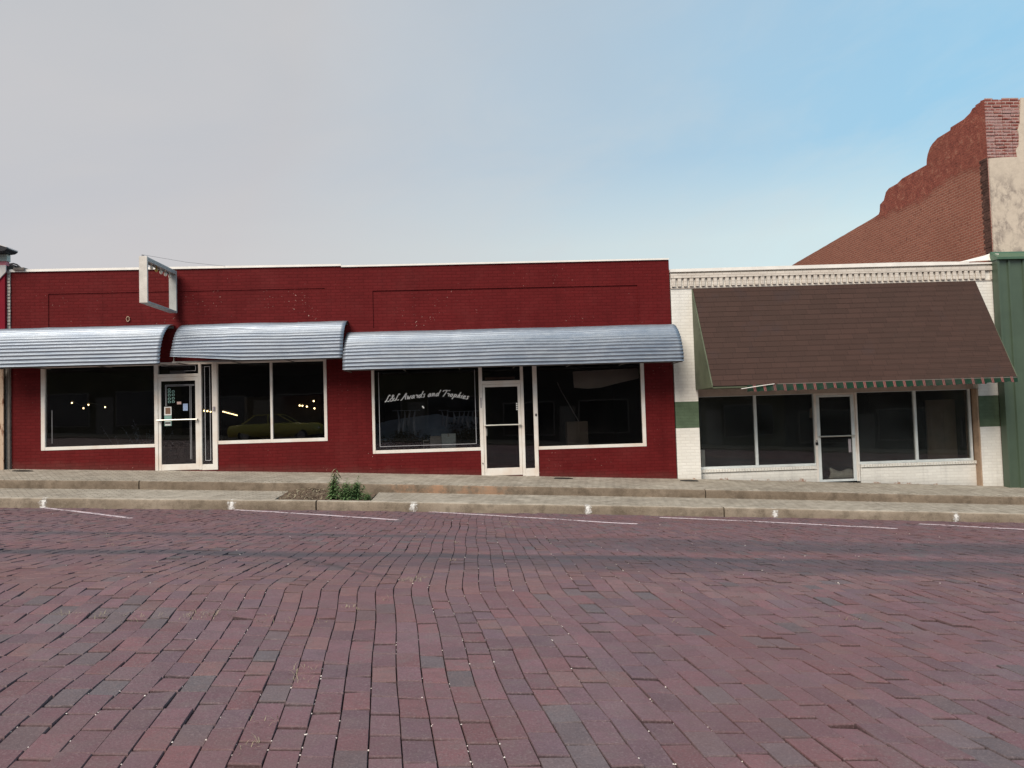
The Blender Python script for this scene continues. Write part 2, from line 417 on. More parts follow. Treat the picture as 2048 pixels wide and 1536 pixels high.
def leafmat(name, a, b):
    n = N(name); c = n.mix(n.map(n.noise(14, 3), .35, .65), a, b)
    n.bs.inputs['Subsurface Weight'].default_value = 0
    return n.done(c, .6, None, 0, .3)
M['leaf'] = leafmat('weed_leaf_green', (.105,.190,.072), (.165,.260,.110))
M['leaf_dry'] = leafmat('withered_leaf', (.120,.115,.060), (.200,.165,.100))
M['stem'] = plain('weed_stem', (.11,.12,.06), .8, 0, .2, 20, .2)
def worn_white(name, thr, soft, col=(.74,.68,.68), radial=False):
    n = N(name); nt = n.nt
    f = n.noise(16, 6, .75)
    f = n.math('ADD', f, n.math('MULTIPLY', n.math('SUBTRACT', n.noise(1.3, 3), .5), .35))
    if radial:
        oc = n.node('ShaderNodeTexCoord').outputs['Object']
        L = n.node('ShaderNodeVectorMath', operation='LENGTH'); n.link(n.scaled(12.5, 3.0, 5.6, vec=oc), L.inputs[0])
        f = n.math('ADD', n.math('MULTIPLY', n.math('SUBTRACT', n.noise(20, 6, .8), .5), 3.8), n.math('SUBTRACT', 1.0, L.outputs['Value']))
        a = n.map(f, .15, .9)
    else:
        a = n.map(f, thr, thr+soft)
    n.link(n.math('MULTIPLY', a, .84), n.bs.inputs['Alpha'])
    return n.done(col, .85, None, 0, .2)
M['line_paint'] = worn_white('worn_white_line', .37, .14, (.66,.56,.60))
M['kerb_paint'] = worn_white('white_spray_paint', .2, .2, (.86,.86,.84), True)
M['white_vinyl'] = plain('white_vinyl', (.82,.82,.80), .5, 0, .05, 5, .02)
M['pin'] = plain('silver_pinstripe', (.34,.34,.36), .5, 0, .1, 9, .02)
M['carton'] = plain('grey_carton', (.42,.40,.37), .8, 0, .1, 4, .1)
M['carton_pale'] = plain('pale_green_carton', (.60,.68,.66), .8, 0, .08, 4, .1)
M['carton_brown'] = plain('brown_carton', (.20,.15,.11), .85, 0, .2, 4, .1)
M['sack'] = plain('dirty_white_sack', (.82,.80,.74), .85, 0, .18, 9, .4)
M['sheet'] = plain('cream_board', (.56,.48,.39), .8, 0, .08, 3, .1)
M['stick'] = plain('pale_stick', (.36,.33,.30), .7, 0, .2, 9, .1)
M['pale_shape'] = plain('pale_blue_grey', (.22,.25,.30), .9, 0, .3, 9, .2)
M['reflection_blue'] = plain('blue_grey_reflection', (.20,.26,.34), .9, 0, .35, 1.6, .2)
M['board_dark'] = plain('dark_shelf_board', (.05,.045,.035), .9, 0, .35, 2, .2)
M['silhouette_dark'] = plain('reflected_silhouette', (.010,.010,.009), .95, 0, .3, 20, .2)
M['st_green'] = plain('green_notice', (.22,.38,.34), .6, 0, .15, 30, .02)
M['st_brown'] = plain('brown_picture', (.21,.12,.08), .6, 0, .4, 40, .02)
M['st_blue'] = plain('pale_blue_notice', (.32,.42,.62), .6, 0, .25, 60, .02)
M['st_pink'] = plain('pink_notice', (.58,.40,.36), .6, 0, .25, 60, .02)
M['st_grey'] = plain('grey_plate', (.33,.30,.32), .6, 0, .1, 20, .02)
M['sign_metal'] = plain('weathered_sign_metal', (.56,.53,.49), .5, .15, .16, 5, .1, .4)
M['sign_in'] = plain('sign_inner_grey', (.36,.37,.36), .55, .1, .15, 5, .1)
M['bulb_white'] = plain('unlit_milk_bulb', (.78,.70,.58), .3, 0, .1, 9, .02, .5)
M['bulb_amber'] = plain('unlit_amber_bulb', (.40,.25,.06), .3, 0, .1, 9, .02, .5)
M['wire'] = plain('grey_wire', (.16,.16,.17), .6, .2, .1, 9, .02)
M['dark_roof'] = plain('dark_eave_metal', (.012,.012,.018), .5, 0, .2, 9, .1)
M['pale_trim'] = plain('pale_grey_trim', (.52,.50,.50), .6, 0, .15, 6, .1)
M['grey_green_trim'] = plain('grey_green_fascia', (.36,.42,.40), .6, 0, .2, 6, .1)
M['red_panel'] = plain('bright_red_panel', (.17,.007,.018), .6, 0, .1, 3, .05, .1)
M['pink_panel'] = plain('faded_pink_panel', (.48,.16,.20), .5, 0, .12, 3, .05)
M['rusty_board'] = (lambda n: n.done(n.mix(n.map(n.noise(4.5, 5, .7, vec=n.scaled(3,1,1)), .54, .64), (.46,.34,.25), (.16,.060,.030)), .8, n.bump(n.noise(20,4), .3, .006)))(N('rust_streaked_board'))
M['grey_post'] = plain('dark_grey_post', (.16,.14,.125), .8, 0, .25, 6, .2)
M['lid'] = plain('black_iron_lid', (.022,.020,.018), .8, .2, .2, 20, .2)
M['flat_roof'] = plain('tar_flat_roof', (.09,.085,.08), .95, 0, .2, 2, .3)
def emit(name, col, s):
    n = N(name); n.bs.inputs['Base Color'].default_value = (*col, 1)
    n.bs.inputs['Emission Color'].default_value = (*col, 1); n.bs.inputs['Emission Strength'].default_value = s; return n.mat
M['lit_bulb'] = emit('lit_warm_bulb', (1, .72, .34), 7.0)
M['lit_tube'] = emit('lit_warm_tube', (1, .66, .22), 6.0)
M['car_paint'] = plain('yellow_car_paint', (.44,.37,.05), .3, 0, .03, 2, .01, .6)
M['car_glass'] = plain('car_window_black', (.01,.01,.012), .08, 0, .1, 2, .0, .6)
M['tyre'] = plain('black_tyre', (.012,.012,.012), .85, 0, .2, 20, .2)
M['rim'] = plain('car_rim', (.35,.35,.35), .35, .7, .1, 9, .02)
M['opp_wall'] = plain('dark_brown_facade', (.040,.034,.030), .9, 0, .3, 1.2, .2, .1)
M['opp_tan'] = plain('olive_facade', (.075,.066,.040), .9, 0, .3, 1.2, .2, .1)

# ------------------------------------------------------------------ terrain: the street falls to the right and towards the gutter
CX = [(-60,-.30),(-11,-.06),(-7,-.025),(-3,0),(5,0),(12,-.035),(20,-.06),(60,-.06)]
def corr(x):
    for (a, va), (b, vb) in zip(CX, CX[1:]):
        if a <= x <= b: return lerp(va, vb, (x-a)/(b-a))
    return CX[0][1] if x < CX[0][0] else CX[-1][1]
def zx(x):
    xc = max(-45, min(45, x)); return -.0517*xc + corr(xc)
def smin(a, b, k):
    h = max(k-abs(a-b), 0)/k; return min(a, b)-h*h*k*.25
def road_z(x, y):
    far = -.32 + .062*(-3.1-y); near = .20
    z = smin(far, near, .05)                       # level crown, then falling to the gutter
    if y < -20: z -= .045*(-20-y)
    z += zx(x)
    z += .012*nz(x*.5, y*.5, 3.1) + .008*nz(x*1.3, y*1.1, 7.7)
    z += .018*math.exp(-((y+12.1)/.45)**2)         # swelling where the crown turns down
    if -14.5 < y < -11.5:                          # settled ledge where grass grows
        k = max(0, 1-abs(x+2.1)/2.4)
        if y < -12.93+.025*math.sin(x*4): z -= .016*k*math.exp(-((y+12.93)/.6)**2)
    return z
def base_z(x): return .17 + zx(x)
Y1, Y2 = -1.70, -3.10
def up_z(x, y): return lerp(.17, .075, -y/1.70) + zx(x)           # upper walk
def lo_z(x, y): return lerp(-.098, -.150, (-y-1.70)/1.40) + zx(x) # lower walk

# ------------------------------------------------------------------ setting
def strip(name, mat, xs, sec, label, kind='structure', jit=0.0):
    """sweep a (y,z-above-grade) section along x"""
    b = MB(); n = len(sec)
    vs = []
    for x in xs:
        for (y, z) in sec: vs.append((x, y + jit*nz(x*1.7, y*3, 1), z + zx(x) + jit*.6*nz(x*1.3, y*2, 9)))
    fs = []
    for i in range(len(xs)-1):
        for k in range(n-1): fs.append((i*n+k, i*n+k+1, (i+1)*n+k+1, (i+1)*n+k))
    fs.append(tuple(range(n))); fs.append(tuple(range((len(xs)-1)*n, len(xs)*n))[::-1])
    b.raw(vs, fs); return b
def frange(a, b, s):
    n = max(1, int(round((b-a)/s))); return [a+(b-a)*i/n for i in range(n+1)]

# ground sheet
b = MB(); gx = [-400,-120,-45,-30,-15,0,15,30,45,120,400]; gy = [-400,-60,-31,-18,0,30,400]
vs = [(x, y, zx(x)-.75) for x in gx for y in gy]; m_ = len(gy)
b.raw(vs, [(i*m_+j, (i+1)*m_+j, (i+1)*m_+j+1, i*m_+j+1) for i in range(len(gx)-1) for j in range(m_-1)])
tag(b.build('ground', M['ground']), kind='structure')

# upper walk: a pavement strip, then its kerb pieces
XS0, XS1 = -24, 26
up = strip('x', None, frange(XS0, XS1, .25), [(.04,.172),(-.5,.142),(-1.0,.114),(-1.54,.0845),(-1.54,-.4),(.04,-.4)], '', jit=.006)
tag(up.build('upper_sidewalk', M['walk']), kind='structure')
def kerb_piece(x0, x1, yf, yb, zt, zb, rnd, b, jit):
    sec = [(yb, zt+.003), (yf+rnd, zt), (yf+rnd*.45, zt-rnd*.12), (yf+rnd*.12, zt-rnd*.45), (yf, zt-rnd), (yf-.004, (zt+zb)/2), (yf, zb-.25), (yb, zb-.25)]
    p = strip('x', None, frange(x0, x1, .12), sec, '', jit=jit); n_ = len(b.v)
    for k_, f_ in enumerate(p.f): b.f.append(tuple(q+n_ for q in f_)); b.m.append(1 if k_ % 7 < 2 and k_ < len(p.f)-2 else 0)
    b.v += p.v
b = MB(); cuts = [XS0, -14.2, -6.9, 4.867, 13.0, 19, XS1]
for a, c in zip(cuts, cuts[1:]): kerb_piece(a+.012, c-.012, Y1, Y1+.16, .0755, -.098, .035, b, .014)
upk = tag(b.build('upper_kerb', [M['riser'], M['walk']]), kind='structure')
# lower walk, with a gap (missing pavers) where the weeds stand
lowsec = [(Y1+.01,-.098),(-2.2,-.117),(-2.72,-.136),(-2.94,-.144),(-2.94,-.5),(Y1+.01,-.5)]
b = MB()
for a, c in ((XS0, -3.86), (-2.02, XS1)):
    p = strip('x', None, frange(a, c, .2), lowsec, '', jit=.006); b.raw(p.v, p.f)
p = strip('x', None, frange(-2.02, -1.72, .1), lowsec, '')
tag(b.build('lower_sidewalk', M['walk']), kind='structure')
b = MB(); cuts = [XS0, -17, -10.9, -3.034, 4.80, 12.4, 19.5, XS1]
for a, c in zip(cuts, cuts[1:]): kerb_piece(a+.014, c-.014, Y2, Y2+.17, -.146, -.32, .045, b, .016)
kerb = tag(b.build('kerb', [M['kerb_stone'], M['lit_nosing']]), kind='structure')

# sprayed marks on the kerb face
for i, x in enumerate((-8.05, -4.61, -1.22, 2.14, 5.80, 9.43)):
    b = MB(); n = 10; zt = -.146+zx(x)
    prof = [(Y2+.13, zt+.008), (Y2+.05, zt+.006), (Y2+.012, zt-.012), (Y2-.010, zt-.05), (Y2-.013, zt-.10), (Y2-.012, zt-.175)]
    vs = []
    for k in range(n+1):
        xx = x-.17+.34*k/n
        for (yy, zz) in prof: vs.append((xx, yy + .016*nz(xx*1.7, yy*3, 1), zz + zx(xx)-zx(x)))
    m_ = len(prof)
    b.raw(vs, [(k*m_+j, (k+1)*m_+j, (k+1)*m_+j+1, k*m_+j+1) for k in range(n) for j in range(m_-1)])
    o = b.build('paint_mark', M['kerb_paint'])
    c = Vector((x + random.uniform(-.02,.02), Y2-.01, zt-.085))
    for v in o.data.vertices: v.co -= c
    o.location = c; o.parent = kerb

# ------------------------------------------------------------------ brick street
PW, PL = .129, .222
tones = [(.156,.084,.099), (.164,.085,.098), (.148,.084,.100), (.174,.084,.093), (.136,.084,.102), (.156,.092,.107)]
def tone(ix, y, x):
    r = random.random()
    if r < .06 + .12*max(0, nz(x*.7, y*.6, 40)): c = tuple(lerp(u, v, random.random()*.7) for u, v in zip((.112,.096,.106), (.140,.098,.105)))
    elif r < .13: c = (.176,.096,.097)
    else: c = random.choice(tones)
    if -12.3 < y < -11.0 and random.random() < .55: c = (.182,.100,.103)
    k = random.uniform(.86, 1.14); return tuple(v*k for v in c)
b = MB(); b.c = []
def colx(i, y):
    b_ = i*PW + .036*nz(i*.031, y*.42, 5.0) + .022*nz(i*.09, y*1.1, 8.0)
    return b_ + (.12+.05*max(0, min(1, (b_-.3)/2.5)))*max(0, -12.2-y)
i0, i1 = int(-14.9/PW), int(14.8/PW)
pits = []
for i in range(i0, i1):
    y = -19.3 - random.uniform(0, PL)
    xoff = 0
    while y < -3.12:
        L = PL*random.uniform(.93, 1.05)
        ye = min(y + L - random.choice((.008,.011,.014,.018)), -3.108)
        ym = (y+ye)/2
        if ye - y > .03:
            g = random.uniform(.0008, .0028)
            if nz(i*.23, ym*.6, 21) > .42: g += .005
            xa0, xa1 = colx(i, y), colx(i, ye); xb0, xb1 = colx(i+1, y), colx(i+1, ye)
            vis = True
            if vis:
                x0a, x0b, x1a, x1b = xa0+g, xb0-g, xa1+g, xb1-g
                dz = random.gauss(0, .0021); tx = random.gauss(0, .0014); ty = random.gauss(0, .0026)
                P = [(x0a,y), (x0b,y), (x1b,ye), (x1a,ye)]
                T = [road_z(px_, py_) + dz + tx*(1 if k in (1,2) else -1) + ty*(1 if k > 1 else -1) for k, (px_, py_) in enumerate(P)]
                cx_, cy_ = sum(p[0] for p in P)/4, sum(p[1] for p in P)/4
                ins = .0085 if ym < -8 else .006
                n = len(b.v)
                for k in range(4): b.v.append((P[k][0], P[k][1], T[k]-.045))
                for k in range(4): b.v.append((P[k][0], P[k][1], T[k]-.006))
                for k in range(4):
                    sx = ins if P[k][0] < cx_ else -ins; sy = ins if P[k][1] < cy_ else -ins
                    b.v.append((P[k][0]+sx*.25, P[k][1]+sy*.55, T[k]))
                for k in range(4):
                    k2 = (k+1) % 4
                    b.f.append((n+k, n+k2, n+4+k2, n+4+k)); b.f.append((n+4+k, n+4+k2, n+8+k2, n+8+k))
                b.f.append((n+8, n+9, n+10, n+11)); b.m += [0]*9
                c = tone(i, ym, cx_); e = (.034,.025,.026)  # sides and edges darkened: caked soil, plus joint shade painted in
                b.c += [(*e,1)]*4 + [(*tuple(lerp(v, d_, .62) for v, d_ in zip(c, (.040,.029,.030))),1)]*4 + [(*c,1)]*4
        y += L
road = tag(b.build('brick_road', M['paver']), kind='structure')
# dirt bed under the joints
b = MB(); bx = frange(-14, 15, .5); by = frange(-19.6, -3.0, .22); m_ = len(by)
vs = [(x, y, road_z(x, y)-.021) for x in bx for y in by]
b.raw(vs, [(i*m_+j, (i+1)*m_+j, (i+1)*m_+j+1, i*m_+j+1) for i in range(len(bx)-1) for j in range(m_-1)])
b.build('joint_dirt', M['joint'], road)
# the road beyond what the photo shows
b = MB()
def patch(xs, ys, dz=-.012):
    m_ = len(ys); vs = [(x, y, road_z(x, y)+dz) for x in xs for y in ys]
    b.raw(vs, [(i*m_+j, (i+1)*m_+j, (i+1)*m_+j+1, i*m_+j+1) for i in range(len(xs)-1) for j in range(m_-1)])
patch(frange(-45, -13.4, .8), frange(-24, -3.0, .5)); patch(frange(14.4, 45, .8), frange(-24, -3.0, .5))
patch(frange(-13.4, 14.4, .8), frange(-24, -19.35, .4))
tag(b.build('far_road', M['road_far']), kind='structure')

# worn white parking lines
for xm, x2, y0, y1 in ((-8.05,-5.33,-3.16,-5.70), (-4.50,-1.27,-3.25,-5.46), (-.9,2.61,-3.2,-5.42), (3.4,6.90,-3.65,-5.52), (8.0,11.2,-4.25,-6.0)):
    b = MB(); n = 40; d = Vector((x2-xm, y1-y0)).normalized(); s = Vector((-d.y, d.x))*.045
    vs = []
    for k in range(n+1):
        px_, py_ = lerp(xm, x2, k/n), min(lerp(y0, y1, k/n), -3.14)
        bow = .02*math.sin(math.pi*k/n); 
        for sg in (1, 0, -1): vs.append((px_+s.x*sg, min(py_+s.y*sg+bow, -3.13), road_z(px_, py_)+.0075))
    b.raw(vs, [(3*k+j, 3*k+3+j, 3*k+4+j, 3*k+1+j) for k in range(n) for j in (0,1)])
    b.build('parking_line', M['line_paint'], road)

# white chips in the joints
b = MB()
def chip(x, y, z, r):
    a = random.uniform(0, 6.28); vs = []
    for k in range(5):
        t = a+k*1.2566; rr = r*random.uniform(.7, 1.2); vs.append((x+rr*math.cos(t), y+rr*math.sin(t), z))
    vs.append((x, y, z+r*random.uniform(.6, 1.0)))
    b.raw(vs, [(k, (k+1) % 5, 5) for k in range(5)])
for _ in range(2400):
    y = -3.5 - 13.3*random.random()**.75; half = (y+18)*.7+.6
    x = random.uniform(-half, half); i = round(x/PW)
    dens = nz(i*.35, y*.25, 2.0) + .25*math.exp(-((x+.2)/1.6)**2)
    if dens < .12: continue
    xx = colx(i, y) + random.gauss(0, .004); r = random.uniform(.0025, .0058)*(1 if y < -10 else 1.2)
    chip(xx, y, road_z(xx, y)-.004, r)
for _ in range(25):
    y = random.uniform(-16.5, -4); x = random.uniform(-1, 1)*(y+18)*.65; chip(x, y, road_z(x, y), random.uniform(.005, .009))
tag(b.build('white_gravel', M['pebble']), kind='stuff')
# dry grass in the joints
b = MB()
def blade(x, y, z, h, lean, w=.004):
    a = random.uniform(0, 6.28); dx, dy = math.cos(a)*lean*h, math.sin(a)*lean*h; px_, py_ = -math.sin(a)*w, math.cos(a)*w
    p0, p1, p2 = (x, y, z), (x+dx*.45, y+dy*.45, z+h*.6), (x+dx, y+dy, z+h*.75)
    b.raw([(p0[0]-px_, p0[1]-py_, p0[2]), (p0[0]+px_, p0[1]+py_, p0[2]), (p1[0]+px_*.8, p1[1]+py_*.8, p1[2]), (p1[0]-px_*.8, p1[1]-py_*.8, p1[2]), p2], [(0,1,2,3), (3,2,4)])
tufts = [(-4.26, -8.79, 0.6), (-3.83, -9.61, 0.6), (-2.65, -12.91, 0.4), (-2.52, -12.93, 0.5), (-2.39, -12.94, 0.5), (-2.26, -12.95, 0.6), (-2.16, -12.97, 0.5), (-2.07, -12.98, 0.7), (-1.84, -12.92, 0.6), (-1.72, -12.9, 0.8), (-1.56, -12.93, 0.4), (-1.36, -12.97, 0.7), (-1.17, -12.98, 0.4), (-1.01, -13.0, 0.5), (-0.9, -12.67, 0.5), (-0.8, -12.71, 0.4), (-0.65, -12.45, 0.5), (-0.52, -11.84, 1.1), (-0.47, -11.73, 0.8), (-0.26, -8.89, 0.5), (0.49, -5.53, 1.3), (0.56, -6.53, 1.0), (0.52, -6.05, 0.9), (-0.24, -10.57, 0.4), (-0.89, -13.97, 0.6), (-0.88, -14.12, 0.6), (-0.93, -14.62, 0.6), (-0.91, -14.87, 0.5), (1.26, -12.98, 0.25), (2.54, -12.87, 0.4), (2.45, -12.85, 0.3)]
for (x, y, s) in tufts:
    i = round(x/PW)
    for _ in range(int(34*s)):
        xx, yy = x+random.gauss(0, .05*s), y+random.gauss(0, .035)
        blade(xx, yy, road_z(xx, yy)-.006, random.uniform(.012, .042)*(.7+.3*s), random.uniform(.6, 2.2), random.uniform(.0007, .0015))
tag(b.build('dry_grass', M['straw']), kind='stuff')

# the pit between kerb and step: litter
b = MB(); px_ = frange(-4.05, -1.98, .05); py_ = frange(-2.96, -1.69, .05); m_ = len(py_)
def pit_z(x, y):
    t = (y+2.96)/1.26
    rise = .16*max(0, 1-abs(x+3.42)/.62)*min(1, t*1.3) + .05*t
    return zx(x) - .175 + rise*.75 + .022*nz(x*9, y*9, 4) + .012*nz(x*25, y*25, 1) - (.1 if x > -2.06 else 0)
vs = [(x, y, pit_z(x, y)) for x in px_ for y in py_]
b.raw(vs, [(i*m_+j, (i+1)*m_+j, (i+1)*m_+j+1, i*m_+j+1) for i in range(len(px_)-1) for j in range(m_-1)])
def twig(x, y, z, L, w, bb, mi=0):
    a = random.uniform(0, 6.28); e = random.uniform(-.1, .7); d = Vector((math.cos(a), math.sin(a), e))*L; q = Vector((-math.sin(a), math.cos(a), .3))*w
    p = Vector((x, y, z)); bb.raw([p-q, p+q, p+d+q*.4, p+d-q*.4], [(0,1,2,3)], mi)
for _ in range(900):
    x = random.gauss(-3.35, .42); y = random.uniform(-2.9, -1.75)
    if -4.0 < x < -2.1: twig(x, y, pit_z(x, y)+.004, random.uniform(.02, .09), random.uniform(.002, .009), b, random.choice((0, 0, 1)))
tag(b.build('leaf_litter', [M['litter'], M['straw']]), kind='stuff')

# weeds
def leaf(bb, p, d, L, w, droop, mi=0):
    d = d.normalized(); side = d.cross(Vector((0,0,1)))
    if side.length < .05: side = Vector((1,0,0))
    side.normalize(); upv = side.cross(d)
    q = [p]; cur = p.copy(); dd = d.copy()
    pts = []
    for k, (f, ww) in enumerate(((0,.25),(.3,1),(.65,.75),(1,.06))):
        c = p + d*(L*f) + Vector((0,0,-droop*L*f*f))
        pts.append((c - side*w*ww + upv*w*ww*.35, c - upv*w*.15, c + side*w*ww + upv*w*ww*.35))
    vs = [v for t in pts for v in t]
    bb.raw(vs, [(3*k+j, 3*k+3+j, 3*k+4+j, 3*k+1+j) for k in range(3) for j in (0,1)], mi)
def weed(x, y, H, spread, nst, label, dry_from, name='weed_plant', leaves=26, L=(.05,.11), tilt=.25):
    z0 = pit_z(x, y)-.01
    t = empty(name, (x, y, z0), label, 'weed', 'weeds growing between kerb and step')
    st = MB(); fo = MB()
    for s in range(nst):
        a = random.uniform(0, 6.28); rr = spread*random.random()
        h = H*random.uniform(.45, .8) if s else H
        top = Vector((x+math.cos(a)*rr*(.35 if s == 0 else 1), y+math.sin(a)*rr*.6, z0+h)); p0 = Vector((x+random.gauss(0,.02), y+random.gauss(0,.02), z0))
        pts = [p0.lerp(top, k/6) + Vector((.015*math.sin(k*1.3+s), .01*math.cos(k), 0)) for k in range(7)]
        st.tube(pts, [.006*(1-.75*k/6) for k in range(7)], 5)
        for k in range(leaves):
            f = .08+.92*k/leaves; p = pts[0].lerp(top, f) if False else pts[min(5, int(f*6))].lerp(pts[min(6, int(f*6)+1)], f*6-int(f*6) if f < 1 else 1)
            an = k*2.4+s; el = lerp(.25, .75, f)+random.uniform(-.25, .25)
            d = Vector((math.cos(an), math.sin(an), el))
            dry = s == 0 and f > dry_from
            LL = random.uniform(*L)*(1.15-.45*f)
            if dry: d.z = random.uniform(-.3, .5); LL *= 1.25
            leaf(fo, p, d, LL, LL*random.uniform(.10, .16), random.uniform(.2, .7) if not dry else .9, 1 if dry else 0)
    st.build('stem', M['stem'], t); fo.build('foliage', [M['leaf'], M['leaf_dry']], t)
weed(-2.80, -2.55, .62, .16, 9, 'tallest weed with withered drooping top beside the crack in the kerb', .50, leaves=34, L=(.09,.17))
weed(-2.36, -2.50, .46, .20, 14, 'green bushy weed with one upright spike, right of the withered-topped weed', 2, leaves=32, L=(.07,.14))
weed(-2.55, -2.60, .43, .32, 40, 'low dense green weed clump filling the gap between two taller weeds', 2, leaves=20, L=(.07,.13))
weed(-2.14, -2.62, .20, .16, 14, 'small low weed sprawling against the right edge of the pavement gap', 2, leaves=18, L=(.05,.09))

# iron lids at the foot of the walls
for x, lab in ((-9.98,'black oval lid in the walk at the far left of the red shopfront'), (1.98,'black oval lid in the walk right of the trophy shop door'), (4.92,'black oval lid in the walk below the green banded pillar')):
    b = MB(); poly = [(x+.22*math.cos(t)*(1+.1*math.sin(3*t+x)), -.35+.085*math.sin(t)) for t in [6.2832*k/20 for k in range(20)]]
    z = up_z(x, -.35)
    vs = [(p[0], p[1], up_z(p[0], p[1])+.004) for p in poly] + [(x+(p[0]-x)*.93, -.35+(p[1]+.35)*.93, up_z(p[0], p[1])+.016) for p in poly]
    b.raw(vs, [tuple(range(20, 40))] + [(k, (k+1) % 20, 20+(k+1) % 20, 20+k) for k in range(20)])
    tag(b.build('drain_lid', M['lid'], loc=(x, -.35, z)), lab, 'drain lid', 'iron lids along the foot of the shopfronts')

# ------------------------------------------------------------------ walls
def wall(b, x0, x1, zb, zt, y0, y1, holes, mi=0):
    """front skin with openings; hole = (x0,x1,z0,z1,depth or None=through); zt may be a function"""
    ft = zt if callable(zt) else (lambda x: zt)
    zmax = ft((x0+x1)/2)
    xs = sorted({x0, x1, *[h[0] for h in holes], *[h[1] for h in holes]}); zs = sorted({zb, zmax, *[h[2] for h in holes], *[h[3] for h in holes]})
    xs = [x for x in xs if x0 <= x <= x1]; zs = [z for z in zs if zb <= z <= zmax]
    Z = lambda x, z: ft(x) if z == zmax else z
    for i in range(len(xs)-1):
        for j in range(len(zs)-1):
            cx, cz = (xs[i]+xs[i+1])/2, (zs[j]+zs[j+1])/2
            h = next((h for h in holes if h[0] < cx < h[1] and h[2] < cz < h[3]), None)
            q = lambda y: [(xs[i], y, Z(xs[i], zs[j])), (xs[i+1], y, Z(xs[i+1], zs[j])), (xs[i+1], y, Z(xs[i+1], zs[j+1])), (xs[i], y, Z(xs[i], zs[j+1]))]
            if h is None: b.face(q(y0), mi)
            elif h[4] is not None: b.face(q(y0+h[4]), mi)
            if h is None or h[4] is not None: b.face(q(y1)[::-1], mi)
    for h in holes:
        d = y1 if h[4] is None else y0+h[4]
        a, c, e, g = h[:4]; g = min(g, zmax)
        b.face([(a,y0,e),(a,y0,g),(a,d,g),(a,d,e)], mi); b.face([(c,y0,e),(c,d,e),(c,d,g),(c,y0,g)], mi)
        b.face([(a,y0,e),(a,d,e),(c,d,e),(c,y0,e)], mi); b.face([(a,y0,g),(c,y0,g),(c,d,g),(a,d,g)], mi)
    b.face([(x0,y0,ft(x0)),(x1,y0,ft(x1)),(x1,y1,ft(x1)),(x0,y1,ft(x0))], mi)
    b.face([(x0,y0,zb),(x0,y0,ft(x0)),(x0,y1,ft(x0)),(x0,y1,zb)], mi); b.face([(x1,y0,zb),(x1,y1,zb),(x1,y1,ft(x1)),(x1,y0,ft(x1))], mi)

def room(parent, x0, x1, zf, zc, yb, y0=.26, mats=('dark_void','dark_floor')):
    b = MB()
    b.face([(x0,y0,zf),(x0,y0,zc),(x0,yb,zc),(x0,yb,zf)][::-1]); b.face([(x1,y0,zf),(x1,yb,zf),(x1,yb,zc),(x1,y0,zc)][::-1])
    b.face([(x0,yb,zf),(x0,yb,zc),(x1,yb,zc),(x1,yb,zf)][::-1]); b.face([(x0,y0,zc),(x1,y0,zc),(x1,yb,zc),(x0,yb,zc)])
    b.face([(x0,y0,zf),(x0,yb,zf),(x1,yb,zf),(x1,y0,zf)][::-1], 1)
    # outside of the same walls and the flat roof
    X0, X1, YB, ZC = x0-.08, x1+.08, yb+.25, zc+1.35
    b.face([(X0,y0,-2),(X0,YB,-2),(X0,YB,ZC),(X0,y0,ZC)]); b.face([(X1,y0,-2),(X1,y0,ZC),(X1,YB,ZC),(X1,YB,-2)])
    b.face([(X0,YB,-2),(X1,YB,-2),(X1,YB,ZC),(X0,YB,ZC)]); b.face([(X0,y0,ZC),(X0,YB,ZC),(X1,YB,ZC),(X1,y0,ZC)], 2)
    return b.build('interior', [M[mats[0]], M[mats[1]], M['flat_roof']], parent)

def pane(parent, x0, x1, z0, z1, y=.045, mat='glass'):
    b = MB(); b.box(x0, x1, y, y+.006, z0, z1); return b.build('pane', M[mat], parent)
def window(parent, x0, x1, z0, z1, fl, fr, fb, ft_, mull=(), y0=-.012, y1=.085, mw=.05, mat='glass', fmat='frame'):
    b = MB()
    b.box(x0, x0+fl, y0, y1, z0, z1, ch=.004) if fl else None
    b.box(x1-fr, x1, y0, y1, z0, z1, ch=.004) if fr else None
    b.box(x0+fl, x1-fr, y0+.003, y1, z0, z0+fb, ch=.004); b.box(x0+fl, x1-fr, y0+.003, y1, z1-ft_, z1, ch=.004)
    w = b.build('window', M[fmat], parent)
    xs = [x0+fl] + [v for m in mull for v in (m-mw/2, m+mw/2)] + [x1-fr]
    for m in mull:
        k = MB(); k.box(m-mw/2, m+mw/2, y0+.006, y1, z0+fb, z1-ft_, ch=.004); k.build('mullion', M[fmat], w)
    ps = [pane(w, xs[k]-.004, xs[k+1]+.004, z0+fb-.004, z1-ft_+.004, y0+.05, mat) for k in range(0, len(xs), 2)]
    return w, ps
def pinlines(parent, rects, y=.030, w=.013):
    b = MB()
    for (x0, x1, z0, z1) in rects: b.box(x0, x1, y-.002, y, z0, z1)
    return b.build('pinstripe', M['pin'], parent)
def frame_lines(x0, x1, z0, z1, w=.013, top=True):
    r = [(x0, x0+w, z0, z1), (x1-w, x1, z0, z1), (x0+w, x1-w, z0, z0+w)]
    if top: r.append((x0+w, x1-w, z1-w, z1))
    return r

